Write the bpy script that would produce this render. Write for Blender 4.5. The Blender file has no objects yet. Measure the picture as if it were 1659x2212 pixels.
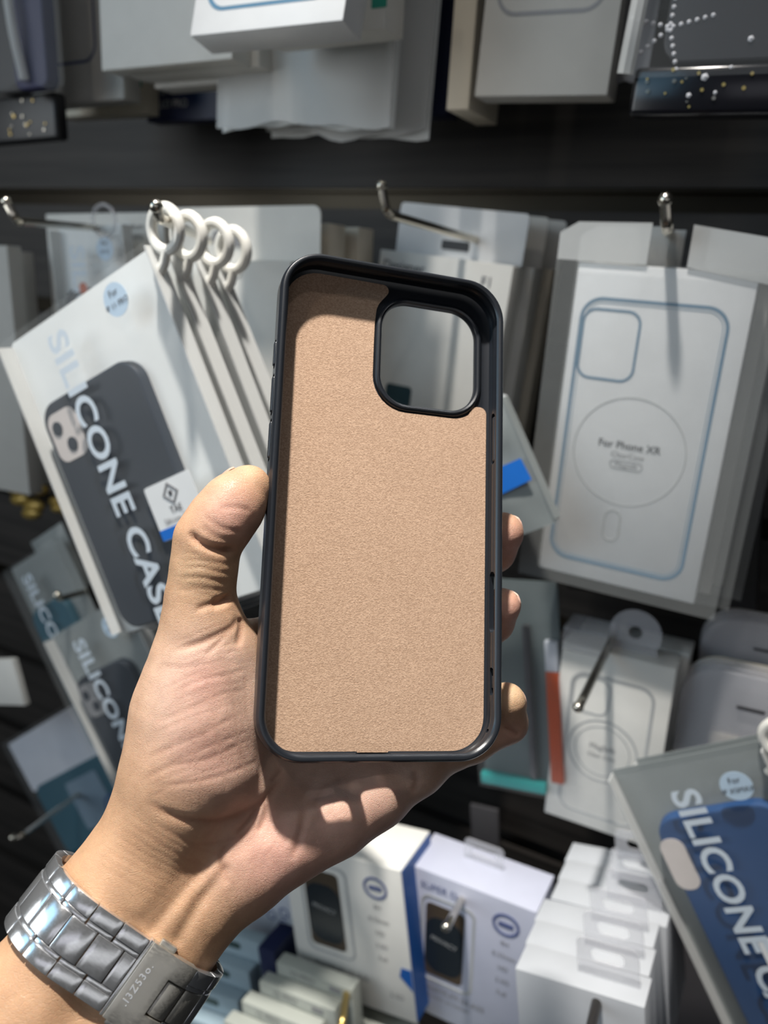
import bpy, bmesh, math, random
import numpy as np
from mathutils import Matrix, Vector

S = bpy.context.scene
COL = S.collection
rng = random.Random(7)

# ------------------------------------------------------------------ camera
W, H, F = 1659.0, 2212.0, 1720.0
EYE = np.array([0.0, 0.0, 1.45])                    # camera height above the shop floor
_X = np.array([3430, 700, -F]); _X /= np.linalg.norm(_X)          # along the wall, seen from the camera
_D = np.array([-230, 6200, F]); _D -= _X * (_D @ _X); _D /= np.linalg.norm(_D)
_N = np.cross(_X, _D)                                # into the wall
C2W = np.array([_X, _N, -_D])                        # camera (x right, y down, z forward) -> world

def ray(u, v):
    return C2W @ np.array([(u - W / 2) / F, (v - H / 2) / F, 1.0])

def at(u, v, P):
    """the point of the plane Y = P that lies on the line of sight through a pixel"""
    r = ray(u, v)
    return EYE + r * (P / r[1])

def to_px(pts):
    q = (np.atleast_2d(pts) - EYE) @ C2W
    return np.stack([W / 2 + F * q[:, 0] / q[:, 2], H / 2 + F * q[:, 1] / q[:, 2]], 1)

cam = bpy.data.cameras.new('camera'); camo = bpy.data.objects.new('camera', cam); COL.objects.link(camo)
cam.sensor_fit = 'VERTICAL'; cam.sensor_height = 36; cam.sensor_width = 27
cam.lens = F / H * 36
cam.clip_start = 0.01
m = Matrix.Identity(4)
for i in range(3):
    m[i][0], m[i][1], m[i][2], m[i][3] = C2W[i][0], -C2W[i][1], -C2W[i][2], EYE[i]
camo.matrix_world = m
cam.dof.use_dof = True; cam.dof.focus_distance = 0.262
cam.dof.aperture_fstop = cam.lens / 3.2
S.camera = camo

# pose of the phone case in the hand (x right, y up, z out of the open side)
CR = np.array([[0.72887908, -0.22667579, 0.64602893], [0.67696601, 0.37952245, -0.63061853],
               [-0.10223653, 0.89698428, 0.43007778]])
CT = np.array([-0.11532612, 0.22861158, -0.06986828]) + EYE
CASE = Matrix([[*CR[i], CT[i]] for i in range(3)] + [[0, 0, 0, 1]])

def hp(u, v, d):
    """pixel + depth d (mm) behind the rim plane of the case -> case-local mm"""
    r = ray(u, v)
    n = CR[:, 2]; o = CT - n * d / 1000
    t = (n @ (o - EYE)) / (n @ r)
    return CR.T @ (EYE + r * t - CT) * 1000

# ------------------------------------------------------------------ light
S.view_settings.view_transform = 'Standard'; S.view_settings.look = 'None'
S.view_settings.gamma = 1; S.view_settings.use_curve_mapping = False
S.view_settings.exposure = 0.0
wd = bpy.data.worlds.new('shop_air'); S.world = wd; wd.use_nodes = True
nt = wd.node_tree; bg = nt.nodes['Background']
geo = nt.nodes.new('ShaderNodeTexCoord'); sp = nt.nodes.new('ShaderNodeSeparateXYZ'); nt.links.new(geo.outputs['Generated'], sp.inputs[0])
mr = nt.nodes.new('ShaderNodeMapRange'); mr.inputs['From Min'].default_value = 0.35; mr.inputs['From Max'].default_value = -1.0   # shop side (behind the viewer) is the lighter one
mr.inputs['To Min'].default_value = 0.01; mr.inputs['To Max'].default_value = 0.035
nt.links.new(sp.outputs['Y'], mr.inputs['Value']); nt.links.new(mr.outputs['Result'], bg.inputs[1]); bg.inputs[0].default_value = (0.90, 0.95, 1.0, 1)

def lamp(name, travel, dist, power, radius, color=(1, 1, 1), target=None, spot=None, blend=0.5):
    """a ceiling lamp whose light travels along a direction given in the frame of the case"""
    d = CR @ np.array(travel, float); d /= np.linalg.norm(d)
    tgt = CT if target is None else np.array(target)
    L = bpy.data.lights.new(name, 'SPOT'); L.energy = power; L.shadow_soft_size = radius; L.color = color
    L.spot_size = math.radians(spot or 70); L.spot_blend = blend
    o = bpy.data.objects.new(name, L); COL.objects.link(o)
    o.location = Vector(tgt - d * dist)
    o.rotation_euler = Vector(d).to_track_quat('-Z', 'Y').to_euler()
    return o

key = lamp('ceiling_spot', (0.65, -1.93, -1), 1.35, 184, 0.032, (1.0, 0.955, 0.89), spot=36.5, blend=1.0)
key.rotation_euler = (Vector((-0.19, 0.21, 1.30)) - key.location).to_track_quat('-Z', 'Y').to_euler()
lamp('ceiling_spot', (0.05, -0.98, -1), 1.6, 5, 0.035, (0.95, 0.97, 1.0), spot=80)
lamp('ceiling_spot', (1.0, -0.9, -1), 1.6, 5, 0.035, (1.0, 0.93, 0.82), spot=80)
lamp('ceiling_spot', (-0.75, -1.9, -0.45), 1.5, 6, 0.035, (0.98, 0.98, 1.0), spot=80)

def area(name, loc, target, sx, sy, power, color):
    L = bpy.data.lights.new(name, 'AREA'); L.shape = 'RECTANGLE'; L.size = sx; L.size_y = sy; L.energy = power; L.color = color
    o = bpy.data.objects.new(name, L); COL.objects.link(o); o.location = loc
    o.rotation_euler = (Vector(target) - Vector(loc)).to_track_quat('-Z', 'Y').to_euler()
    return o
area('blue_reflection_fill', (-0.95, -1.05, 2.15), (-0.15, 0.15, 1.25), 0.7, 0.8, 3.2, (0.34, 0.70, 1.0))  # added lamp, unseen: bluish reflections on the watch and the case rim
area('left_wall_fill', (-1.7, -1.3, 1.7), (-0.15, 0.4, 1.35), 1.2, 1.2, 14.0, (0.94, 0.98, 1.0))  # added fill from the left that brightens the boxes on the wall
area('right_reflection_fill', (1.5, -1.5, 1.62), (-0.15, 0.15, 1.25), 2.3, 0.62, 2.6, (0.97, 0.98, 1.0))  # added strip behind the viewer for the watch links to reflect
area('rear_reflection_fill', (0.45, -1.75, 2.0), (-0.15, 0.15, 1.25), 1.6, 0.5, 1.5, (0.90, 0.90, 1.0))  # second added strip, closes the dark gap in the watch reflections

# ------------------------------------------------------------------ helpers
MATS = {}
def mat(name, color, rough=0.5, metal=0.0, var=0.06, scale=60.0, bump=0.0, bscale=None, alpha=1.0, trans=0.0, spec=0.5, coat=0.0, attr=None):
    if name in MATS: return MATS[name]
    m = bpy.data.materials.new(name); m.use_nodes = True
    nt = m.node_tree; b = nt.nodes['Principled BSDF']
    tc = nt.nodes.new('ShaderNodeTexCoord')
    nz = nt.nodes.new('ShaderNodeTexNoise'); nz.inputs['Scale'].default_value = scale; nz.inputs['Detail'].default_value = 4
    nt.links.new(tc.outputs['Object'], nz.inputs['Vector'])
    mx = nt.nodes.new('ShaderNodeMix'); mx.data_type = 'RGBA'
    lo = [max(0, c * (1 - var)) for c in color]; hi = [min(1, c * (1 + var)) for c in color]
    mx.inputs['A'].default_value = (*lo, 1); mx.inputs['B'].default_value = (*hi, 1)
    nt.links.new(nz.outputs['Fac'], mx.inputs['Factor'])
    nt.links.new(mx.outputs['Result'], b.inputs['Base Color'])
    b.inputs['Roughness'].default_value = rough; b.inputs['Metallic'].default_value = metal
    b.inputs['Alpha'].default_value = alpha; b.inputs['Transmission Weight'].default_value = trans
    b.inputs['Specular IOR Level'].default_value = spec; b.inputs['Coat Weight'].default_value = coat
    if bump:
        n2 = nt.nodes.new('ShaderNodeTexNoise'); n2.inputs['Scale'].default_value = bscale or scale; n2.inputs['Detail'].default_value = 5
        nt.links.new(tc.outputs['Object'], n2.inputs['Vector'])
        bp = nt.nodes.new('ShaderNodeBump'); bp.inputs['Strength'].default_value = bump; bp.inputs['Distance'].default_value = 0.001
        nt.links.new(n2.outputs['Fac'], bp.inputs['Height']); nt.links.new(bp.outputs['Normal'], b.inputs['Normal'])
    MATS[name] = m
    return m

def link(name, me, mt=None, parent=None, smooth=True):
    o = bpy.data.objects.new(name, me); COL.objects.link(o)
    if mt is not None:
        me.materials.clear(); me.materials.append(mt)
    if parent is not None: o.parent = parent
    if smooth and len(me.polygons): me.polygons.foreach_set('use_smooth', [True] * len(me.polygons)); me.set_sharp_from_angle(angle=math.radians(35))
    return o

def bm_obj(name, bm, mt, parent=None, smooth=True):
    me = bpy.data.meshes.new(name); bmesh.ops.recalc_face_normals(bm, faces=bm.faces); bm.to_mesh(me); bm.free()
    return link(name, me, mt, parent, smooth)

def raw(name, verts, faces, mt, parent=None, smooth=True):
    me = bpy.data.meshes.new(name); me.from_pydata([tuple(v) for v in verts], [], [tuple(f) for f in faces]); me.update()
    bm = bmesh.new(); bm.from_mesh(me); bmesh.ops.recalc_face_normals(bm, faces=bm.faces); bm.to_mesh(me); bm.free()
    return link(name, me, mt, parent, smooth)

def tag(o, label, cat, group=None, kind=None):
    o['label'] = label; o['category'] = cat
    if group: o['group'] = group
    if kind: o['kind'] = kind
    return o

def empty(name, M, label, cat, group=None):
    o = bpy.data.objects.new(name, None); COL.objects.link(o); o.empty_display_size = 0.02
    o.matrix_world = M
    return tag(o, label, cat, group)

def sheet(M, name, loops, z, t, mt, parent, bevel=0.0, smooth=True):
    """flat plate with holes: loops of 2-D points (first is the rim), front at z, thickness t"""
    c = bpy.data.curves.new(name, 'CURVE'); c.dimensions = '2D'; c.fill_mode = 'BOTH'
    c.extrude = t / 2; c.bevel_depth = bevel; c.bevel_resolution = 1
    for lp in loops:
        s = c.splines.new('POLY'); s.points.add(len(lp) - 1)
        for p, q in zip(s.points, lp): p.co = (q[0], q[1], 0, 1)
        s.use_cyclic_u = True
    o = bpy.data.objects.new(name, c)
    me = bpy.data.meshes.new_from_object(o); bpy.data.objects.remove(o); bpy.data.curves.remove(c)
    me.transform(Matrix.Translation((0, 0, z - t / 2))); me.name = name
    return link(name, me, mt, parent, smooth)

def rrect(w, h, r, cx=0.0, cy=0.0, n=8, rs=None):
    """rounded rectangle, anticlockwise; rs = radii (br, tr, tl, bl)"""
    rs = rs or (r, r, r, r); out = []
    for (sx, sy, a0), rr in zip(((1, -1, -90), (1, 1, 0), (-1, 1, 90), (-1, -1, 180)), rs):
        rr = max(rr, 1e-5)
        for i in range(n + 1):
            a = math.radians(a0 + 90 * i / n)
            out.append((cx + sx * (w / 2 - rr) + rr * math.cos(a), cy + sy * (h / 2 - rr) + rr * math.sin(a)))
    return out

def circle(r, cx=0.0, cy=0.0, n=40):
    return [(cx + r * math.cos(2 * math.pi * i / n), cy + r * math.sin(2 * math.pi * i / n)) for i in range(n)]

def ring(name, outer, inner, z, mt, parent, t=0.0003):
    return sheet(None, name, [outer, inner[::-1]], z, t, mt, parent)

def box(name, x0, x1, y0, y1, z0, z1, mt, parent, bevel=0.0006, seg=2, smooth=True):
    bm = bmesh.new(); bmesh.ops.create_cube(bm, size=1)
    for v in bm.verts:
        v.co = Vector((x0 if v.co.x < 0 else x1, y0 if v.co.y < 0 else y1, z0 if v.co.z < 0 else z1))
    if bevel: bmesh.ops.bevel(bm, geom=bm.edges[:], offset=bevel, segments=seg, affect='EDGES', profile=0.5)
    return bm_obj(name, bm, mt, parent, smooth)

def text(name, body, size, x, y, z, mt, parent, rot=0.0, bold=0.0, align='CENTER', shear=0.0, sx=1.0, space=1.0, t=0.0):
    c = bpy.data.curves.new(name, 'FONT'); c.body = body; c.size = size; c.align_x = align; c.align_y = 'CENTER'
    c.offset = bold * size; c.shear = shear; c.space_character = space; c.extrude = t; c.resolution_u = 4
    o = bpy.data.objects.new(name, c)
    me = bpy.data.meshes.new_from_object(o); bpy.data.objects.remove(o); bpy.data.curves.remove(c)
    me.transform(Matrix.Translation((x, y, z)) @ Matrix.Rotation(rot, 4, 'Z') @ Matrix.Diagonal((sx, 1, 1, 1))); me.name = name
    return link(name, me, mt, parent, False)

def tube(name, pts, r, mt, parent=None, n=10, cap=True, radii=None):
    pts = [Vector(p) for p in pts]; bm = bmesh.new(); rings = []
    up = None
    for i, p in enumerate(pts):
        d = (pts[min(i + 1, len(pts) - 1)] - pts[max(i - 1, 0)]).normalized()
        if up is None:
            up = d.orthogonal().normalized()
        up = (up - d * up.dot(d)).normalized(); s = d.cross(up); rr = radii[i] if radii else r
        rings.append([bm.verts.new(p + (up * math.cos(a) + s * math.sin(a)) * rr) for a in [2 * math.pi * k / n for k in range(n)]])
    for a, b in zip(rings, rings[1:]):
        for k in range(n): bm.faces.new((a[k], a[(k + 1) % n], b[(k + 1) % n], b[k]))
    if cap:
        bm.faces.new(rings[0][::-1]); bm.faces.new(rings[-1])
    return bm_obj(name, bm, mt, parent)

def bez(pts, n=8):
    """smooth polyline through points (Catmull-Rom)"""
    P = [np.array(p, float) for p in pts]; P = [2 * P[0] - P[1]] + P + [2 * P[-1] - P[-2]]; out = []
    for i in range(1, len(P) - 2):
        for k in range(n):
            t = k / n; a, b, c, d = P[i - 1:i + 3]
            out.append(0.5 * (2 * b + (c - a) * t + (2 * a - 5 * b + 4 * c - d) * t * t + (3 * b - a - 3 * c + d) * t ** 3))
    out.append(P[-2]); return out

def hang(tl=None, tr=None, bl=None, br=None, P=0.5, w=None, h=None, anchor='tl'):
    """frame of a flat pack from three of its corners in the photo and its distance(s) from the camera along the wall's normal.
    Local x to its right, y up, z out of its face; origin in the middle of its lower edge. Returns (matrix, width, height)."""
    c = dict(tl=tl, tr=tr, bl=bl, br=br); Ps = P if isinstance(P, dict) else dict.fromkeys(c, P)
    p = {k: at(*c[k], Ps[k]) for k in c if c[k] is not None}
    if 'tl' not in p: p['tl'] = (p['bl'] + p['tr'] - p['br']) if 'tr' in p else p['bl'] + np.array([0, 0, h])
    if 'bl' not in p: p['bl'] = (p['tl'] + p['br'] - p['tr']) if 'br' in p else p['tl'] - np.array([0, 0, h])
    x = (p['tr'] - p['tl']) if 'tr' in p else (p['br'] - p['bl'])
    w = w or np.linalg.norm(x); x = x / np.linalg.norm(x)
    y = p['tl'] - p['bl']; y = y - x * (y @ x); h = h or np.linalg.norm(y); y = y / np.linalg.norm(y)
    z = np.cross(x, y)
    o = (p['tl'] - y * h if anchor == 'tl' else p['bl']) + x * w / 2
    return Matrix([[x[i], y[i], z[i], o[i]] for i in range(3)] + [[0, 0, 0, 1]]), w, h

def copy_tree(o, parent=None):
    c = o.copy(); COL.objects.link(c)
    if parent is not None: c.parent = parent
    for ch in o.children: copy_tree(ch, c)
    return c
# ------------------------------------------------------------------ materials
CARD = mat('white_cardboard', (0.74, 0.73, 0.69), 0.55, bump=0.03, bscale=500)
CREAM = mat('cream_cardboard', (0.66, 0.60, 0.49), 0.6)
GREY = mat('grey_and_shaded_cardboard', (0.50, 0.49, 0.46), 0.6)  # grey card, also white boxes at the left edge toned down for shade
BRIGHT = mat('glossy_white_cardboard', (0.72, 0.73, 0.74), 0.35)
COOL = mat('cool_white_cardboard', (0.60, 0.63, 0.70), 0.45)
BLUEINK = mat('blue_line_print', (0.10, 0.22, 0.34), 0.5)
NAVYINK = mat('navy_line_print', (0.035, 0.06, 0.16), 0.5)
GREYINK = mat('pale_grey_print', (0.44, 0.45, 0.45), 0.5)
DARKINK = mat('dark_print', (0.06, 0.06, 0.07), 0.5)
MIDINK = mat('mid_grey_print', (0.24, 0.24, 0.25), 0.5)
BLACK = mat('black_plastic', (0.012, 0.012, 0.014), 0.4)
NAVY = mat('navy_cardboard', (0.012, 0.018, 0.06), 0.45)
STEEL = mat('chromed_wire', (0.62, 0.58, 0.50), 0.22, 1.0)
BRASS = mat('gold_metal', (0.60, 0.44, 0.16), 0.35, 1.0)
GREEN = mat('green_print', (0.02, 0.30, 0.22), 0.5)
ORANGE = mat('orange_print', (0.46, 0.06, 0.003), 0.45)
TEAL = mat('teal_print', (0.01, 0.30, 0.29), 0.45)
BLUE = mat('bright_blue_print', (0.01, 0.16, 0.62), 0.4)
PAPER = mat('sticker_paper', (0.80, 0.82, 0.83), 0.45)
ICE = mat('pale_blue_sticker', (0.50, 0.64, 0.78), 0.45)
FROST = mat('frosted_film', (0.72, 0.75, 0.75), 0.46, alpha=0.035, var=0.10, scale=14, bump=0.25, bscale=25)
FROSTB = mat('frosted_backing', (0.84, 0.86, 0.85), 0.5, alpha=0.98, var=0.12, scale=14)
FROSTW = mat('milky_film', (0.70, 0.71, 0.70), 0.4, alpha=0.62, var=0.12, scale=10, bump=0.5, bscale=16)
CLEAR = mat('clear_film', (0.80, 0.83, 0.85), 0.14, alpha=0.03, bump=0.6, bscale=14)
CLEARD = mat('clear_hard_plastic', (0.72, 0.72, 0.76), 0.12, alpha=0.30, coat=0.3)
MILK = mat('white_plastic', (0.80, 0.79, 0.74), 0.35)
RUBBER_NAVY = mat('navy_silicone', (0.012, 0.019, 0.032), 0.5)
RUBBER_BLUE = mat('blue_silicone', (0.012, 0.062, 0.19), 0.5)
TEALCASE = mat('teal_silicone', (0.01, 0.085, 0.13), 0.45)
LETTER = mat('pale_lettering', (0.62, 0.70, 0.78), 0.45)
BAGFILM = mat('hazy_film', (0.62, 0.64, 0.63), 0.2, alpha=0.12, bump=0.7, bscale=16, var=0.2, scale=9)
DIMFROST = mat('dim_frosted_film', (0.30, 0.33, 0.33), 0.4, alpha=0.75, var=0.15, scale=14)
DUSK = mat('dark_grey_film', (0.075, 0.072, 0.078), 0.35)

# ------------------------------------------------------------------ the setting: slatted shop wall
def wood():
    m = bpy.data.materials.new('dark_slat_wood'); m.use_nodes = True; nt = m.node_tree; b = nt.nodes['Principled BSDF']
    tc = nt.nodes.new('ShaderNodeTexCoord'); mp = nt.nodes.new('ShaderNodeMapping'); mp.inputs['Scale'].default_value = (2.0, 30, 45)
    nz = nt.nodes.new('ShaderNodeTexNoise'); nz.inputs['Scale'].default_value = 3.0; nz.inputs['Detail'].default_value = 6
    cr = nt.nodes.new('ShaderNodeValToRGB')
    cr.color_ramp.elements[0].position = 0.30; cr.color_ramp.elements[0].color = (0.006, 0.0052, 0.0046, 1)
    cr.color_ramp.elements[1].position = 0.72; cr.color_ramp.elements[1].color = (0.034, 0.029, 0.026, 1)
    nt.links.new(tc.outputs['Object'], mp.inputs['Vector']); nt.links.new(mp.outputs['Vector'], nz.inputs['Vector'])
    nt.links.new(nz.outputs['Fac'], cr.inputs['Fac']); nt.links.new(cr.outputs['Color'], b.inputs['Base Color'])
    b.inputs['Roughness'].default_value = 0.55
    return m
WALL_Y = 0.64
PITCH, GAP = 0.115, 0.017
Z0 = at(700, 428, WALL_Y)[2]
wb = bmesh.new()
def strip(bm, z0, z1, y0, y1, x0=-1.6, x1=0.7):
    vs = [bm.verts.new(v) for v in ((x0, y0, z0), (x1, y0, z0), (x1, y0, z1), (x0, y0, z1), (x0, y1, z0), (x1, y1, z0), (x1, y1, z1), (x0, y1, z1))]
    for f in ((0, 1, 2, 3), (5, 4, 7, 6), (4, 5, 1, 0), (3, 2, 6, 7), (4, 0, 3, 7), (1, 5, 6, 2)): bm.faces.new([vs[i] for i in f])
for k in range(-9, 5):
    zc = Z0 + k * PITCH
    strip(wb, zc + GAP / 2, zc + PITCH - GAP / 2, WALL_Y, WALL_Y + 0.018)
strip(wb, Z0 - 9.5 * PITCH, Z0 + 5.5 * PITCH, WALL_Y + 0.014, WALL_Y + 0.03)
wall = bm_obj('wall_back', wb, wood(), None, False); wall['kind'] = 'structure'; wall['label'] = 'dark brown slatted wooden display wall'
INSERT = mat('bronze_groove_metal', (0.030, 0.026, 0.020), 0.35, 1.0, var=0.35, scale=9)
for k in (0, -1, -2, -3, -4, 1, 2):
    zc = Z0 + k * PITCH; gb = bmesh.new()
    strip(gb, zc - GAP / 2 + 0.0005, zc + GAP / 2 - 0.0005, WALL_Y + 0.010, WALL_Y + 0.0145)
    strip(gb, zc + GAP / 2 - 0.003, zc + GAP / 2 - 0.0005, WALL_Y + 0.001, WALL_Y + 0.011)
    g = bm_obj('trim_%d' % (k + 5), gb, INSERT, None, False); g['kind'] = 'structure'

# ------------------------------------------------------------------ phone case held in the hand
def felt_mat():
    m = bpy.data.materials.new('tan_microfibre'); m.use_nodes = True; nt = m.node_tree; b = nt.nodes['Principled BSDF']
    tc = nt.nodes.new('ShaderNodeTexCoord'); mp = nt.nodes.new('ShaderNodeMapping'); mp.inputs['Scale'].default_value = (1.0, 1.35, 1)
    mp.inputs['Rotation'].default_value = (0, 0, 0.5)
    n1 = nt.nodes.new('ShaderNodeTexNoise'); n1.inputs['Scale'].default_value = 1650; n1.inputs['Detail'].default_value = 2.5; n1.inputs['Distortion'].default_value = 0.6
    n2 = nt.nodes.new('ShaderNodeTexNoise'); n2.inputs['Scale'].default_value = 45; n2.inputs['Detail'].default_value = 3
    for n in (n1, n2): nt.links.new(mp.outputs['Vector'], n.inputs['Vector'])
    nt.links.new(tc.outputs['Object'], mp.inputs['Vector'])
    cr = nt.nodes.new('ShaderNodeValToRGB')
    cr.color_ramp.elements[0].position = 0.32; cr.color_ramp.elements[0].color = (0.42, 0.27, 0.18, 1)
    cr.color_ramp.elements[1].position = 0.70; cr.color_ramp.elements[1].color = (0.64, 0.44, 0.31, 1)
    nt.links.new(n1.outputs['Fac'], cr.inputs['Fac'])
    mx = nt.nodes.new('ShaderNodeMix'); mx.data_type = 'RGBA'; mx.blend_type = 'MULTIPLY'; mx.inputs['Factor'].default_value = 0.5
    c2 = nt.nodes.new('ShaderNodeValToRGB'); c2.color_ramp.elements[0].color = (0.78, 0.76, 0.74, 1); c2.color_ramp.elements[1].color = (1, 1, 1, 1)
    nt.links.new(n2.outputs['Fac'], c2.inputs['Fac']); nt.links.new(cr.outputs['Color'], mx.inputs['A']); nt.links.new(c2.outputs['Color'], mx.inputs['B'])
    nt.links.new(mx.outputs['Result'], b.inputs['Base Color'])
    b.inputs['Roughness'].default_value = 0.85; b.inputs['Sheen Weight'].default_value = 0.15; b.inputs['Specular IOR Level'].default_value = 0.2
    bp = nt.nodes.new('ShaderNodeBump'); bp.inputs['Strength'].default_value = 0.8; bp.inputs['Distance'].default_value = 0.0002
    nt.links.new(n1.outputs['Fac'], bp.inputs['Height']); nt.links.new(bp.outputs['Normal'], b.inputs['Normal'])
    return m
RUBBER = mat('black_rubber', (0.014, 0.0165, 0.0215), 0.31, var=0.12, scale=400, bump=0.02, bscale=1500, spec=0.6)
MM = 0.001
case = empty('phone_case', CASE, 'black rubber phone case with a tan felt lining held upright in the hand', 'phone case')
OW, OH, OR = 82.0, 168.6, 14.5                     # outer size in mm
PROFILE = [(0.0, -5.0), (0.0, -2.4), (0.12, -1.6), (0.22, -1.45), (0.38, -0.75), (0.75, -0.2), (1.3, 0.0), (1.85, -0.12), (2.35, -0.5), (2.8, -1.05),
           (2.5, -1.6), (1.8, -2.0), (1.8, -4.6), (2.0, -4.9), (2.0, -6.6), (1.8, -6.9), (1.8, -8.2), (2.1, -9.2), (3.6, -9.9), (4.4, -10.0), (4.4, -11.4),
           (2.3, -11.4), (1.1, -10.9), (0.35, -9.9), (0.05, -8.4)]
def ring_mesh(profile, w, h, r, n=14):
    bm = bmesh.new(); loops = []
    for ins, z in profile:
        loops.append([bm.verts.new((x * MM, y * MM, z * MM)) for x, y in rrect(w - 2 * ins, h - 2 * ins, r - ins * 0.9, n=n)])
    k = len(loops[0])
    for a, b in zip(loops, loops[1:] + loops[:1]):
        for i in range(k): bm.faces.new((a[i], a[(i + 1) % k], b[(i + 1) % k], b[i]))
    return bm
frame = bm_obj('bumper_frame', ring_mesh(PROFILE, OW, OH, OR), RUBBER, case)
def cut(target, boxes):
    for (x0, x1, y0, y1, z0, z1, bev) in boxes:
        c = box('cutter', x0 * MM, x1 * MM, y0 * MM, y1 * MM, z0 * MM, z1 * MM, None, None, bev * MM, 3, False); c.matrix_world = CASE
        md = target.modifiers.new('cut', 'BOOLEAN'); md.object = c; md.operation = 'DIFFERENCE'; md.solver = 'EXACT'
    bpy.context.view_layer.update(); dg = bpy.context.evaluated_depsgraph_get()
    me = bpy.data.meshes.new_from_object(target.evaluated_get(dg))
    cs = [md.object for md in target.modifiers]; target.modifiers.clear(); old = target.data; target.data = me; bpy.data.meshes.remove(old)
    for c in cs: bpy.data.meshes.remove(c.data)
    me.materials.clear(); me.materials.append(RUBBER)
    me.polygons.foreach_set('use_smooth', [True] * len(me.polygons)); me.set_sharp_from_angle(angle=math.radians(35))
cut(frame, [(-45, -36, 42.6, 52.6, -7.6, -4.0, 1.2), (-45, -36, 26.2, 40.6, -7.6, -4.0, 1.2), (-45, -36, 10.6, 25.0, -7.6, -4.0, 1.2),   # side buttons
            (36, 45, 17.6, 36.4, -7.4, -4.4, 1.2), (36.5, 45, -42.0, -21.0, -8.0, -3.6, 1.8),                                       # power key, camera key
            (38.2, 45, -63.2, -53.8, -7.0, -4.4, 1.0), (37.4, 45, -75.6, -74.2, -6.6, -5.0, 0.5),
            (-21.5, -11.8, -90, -76, -8.4, -3.8, 1.6), (-7.6, 5.2, -90, -76, -9.8, -2.6, 2.4), (12, 21, -90, -76, -8.4, -3.8, 1.6)])        # ports in the foot
for nm, y0, y1 in (('side_button', 43.4, 51.8), ('side_button', 27.2, 39.6), ('side_button', 11.6, 24.0)):
    box(nm, -41.5 * MM, -39.6 * MM, y0 * MM, y1 * MM, -7.2 * MM, -4.4 * MM, RUBBER, case, 0.7 * MM, 3)
box('power_button', 39.2 * MM, 41.4 * MM, 18.6 * MM, 35.4 * MM, -7.0 * MM, -4.8 * MM, RUBBER, case, 0.7 * MM, 3)
box('slot_bar', 39.6 * MM, 40.8 * MM, -60.8 * MM, -56.6 * MM, -7.0 * MM, -4.4 * MM, RUBBER, case, 0.3 * MM, 2)
hole = [(x * MM, y * MM) for x, y in rrect(36.9, 38.8, 10.5, 15.4, 55.9, n=12)]
rim = [(x * MM, y * MM) for x, y in rrect(OW - 7.6, OH - 7.6, 11.0, n=12)]
sheet(None, 'back_panel', [rim, hole[::-1]], -10.0 * MM, 1.5 * MM, RUBBER, case)
# raised lip round the camera opening
def lip():
    prof = [(0.0, -11.6), (-0.1, -9.6), (0.25, -8.9), (0.9, -8.6), (1.5, -8.75), (2.0, -9.2), (2.3, -10.0), (2.3, -11.0)]
    bm = bmesh.new(); loops = []
    for out, z in prof:
        loops.append([bm.verts.new((x * MM, y * MM, z * MM)) for x, y in rrect(36.4 + 2 * out, 38.3 + 2 * out, 10.2 + out, 15.4, 55.9, n=12)])
    k = len(loops[0])
    for a, b in zip(loops, loops[1:]):
        for i in range(k): bm.faces.new((a[i], a[(i + 1) % k], b[(i + 1) % k], b[i]))
    return bm
bm_obj('camera_opening_lip', lip(), RUBBER, case)
def arc(cx, cy, r, a0, a1, n=8):
    return [(cx + r * math.cos(math.radians(a0 + (a1 - a0) * i / n)), cy + r * math.sin(math.radians(a0 + (a1 - a0) * i / n))) for i in range(n + 1)]
fx, fy0, fy1 = 38.0, -82.1, 81.0
felt = (arc(-fx + 11.5, fy0 + 11.5, 11.5, 180, 270) + arc(fx - 11.5, fy0 + 11.5, 11.5, 270, 360) + arc(fx - 2.4, 37.0, 2.4, 0, 90, 6) + [(34.2, 39.4), (32.6, 38.7)]
        + arc(24.4, 45.5, 11.6, 305, 270, 6) + arc(6.9, 46.4, 12.5, 270, 180, 8) + [(-5.6, 58), (-5.5, 66), (-5.0, 71.0), (-4.2, 73.2), (-2.9, 75.0), (-1.6, 76.6)]
        + arc(-2.9, 78.6, 2.2, -40, 90, 7) + arc(-fx + 12, fy1 - 12, 12, 90, 180))
sheet(None, 'felt_lining', [[(x * MM, y * MM) for x, y in felt]], -9.4 * MM, 0.6 * MM, felt_mat(), case)
# ------------------------------------------------------------------ hand
def chain_cone(a, b, ra, rb):
    return (np.array(a), np.array(b), ra, rb)
HV = 0.6                                             # voxel of the sculpt, mm
lo = np.array([-118.0, -196.0, -66.0]); hi = np.array([66.0, 24.0, 8.0])
dims = np.ceil((hi - lo) / HV).astype(int) + 1
AX = [lo[i] + HV * np.arange(dims[i]) for i in range(3)]

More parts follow.
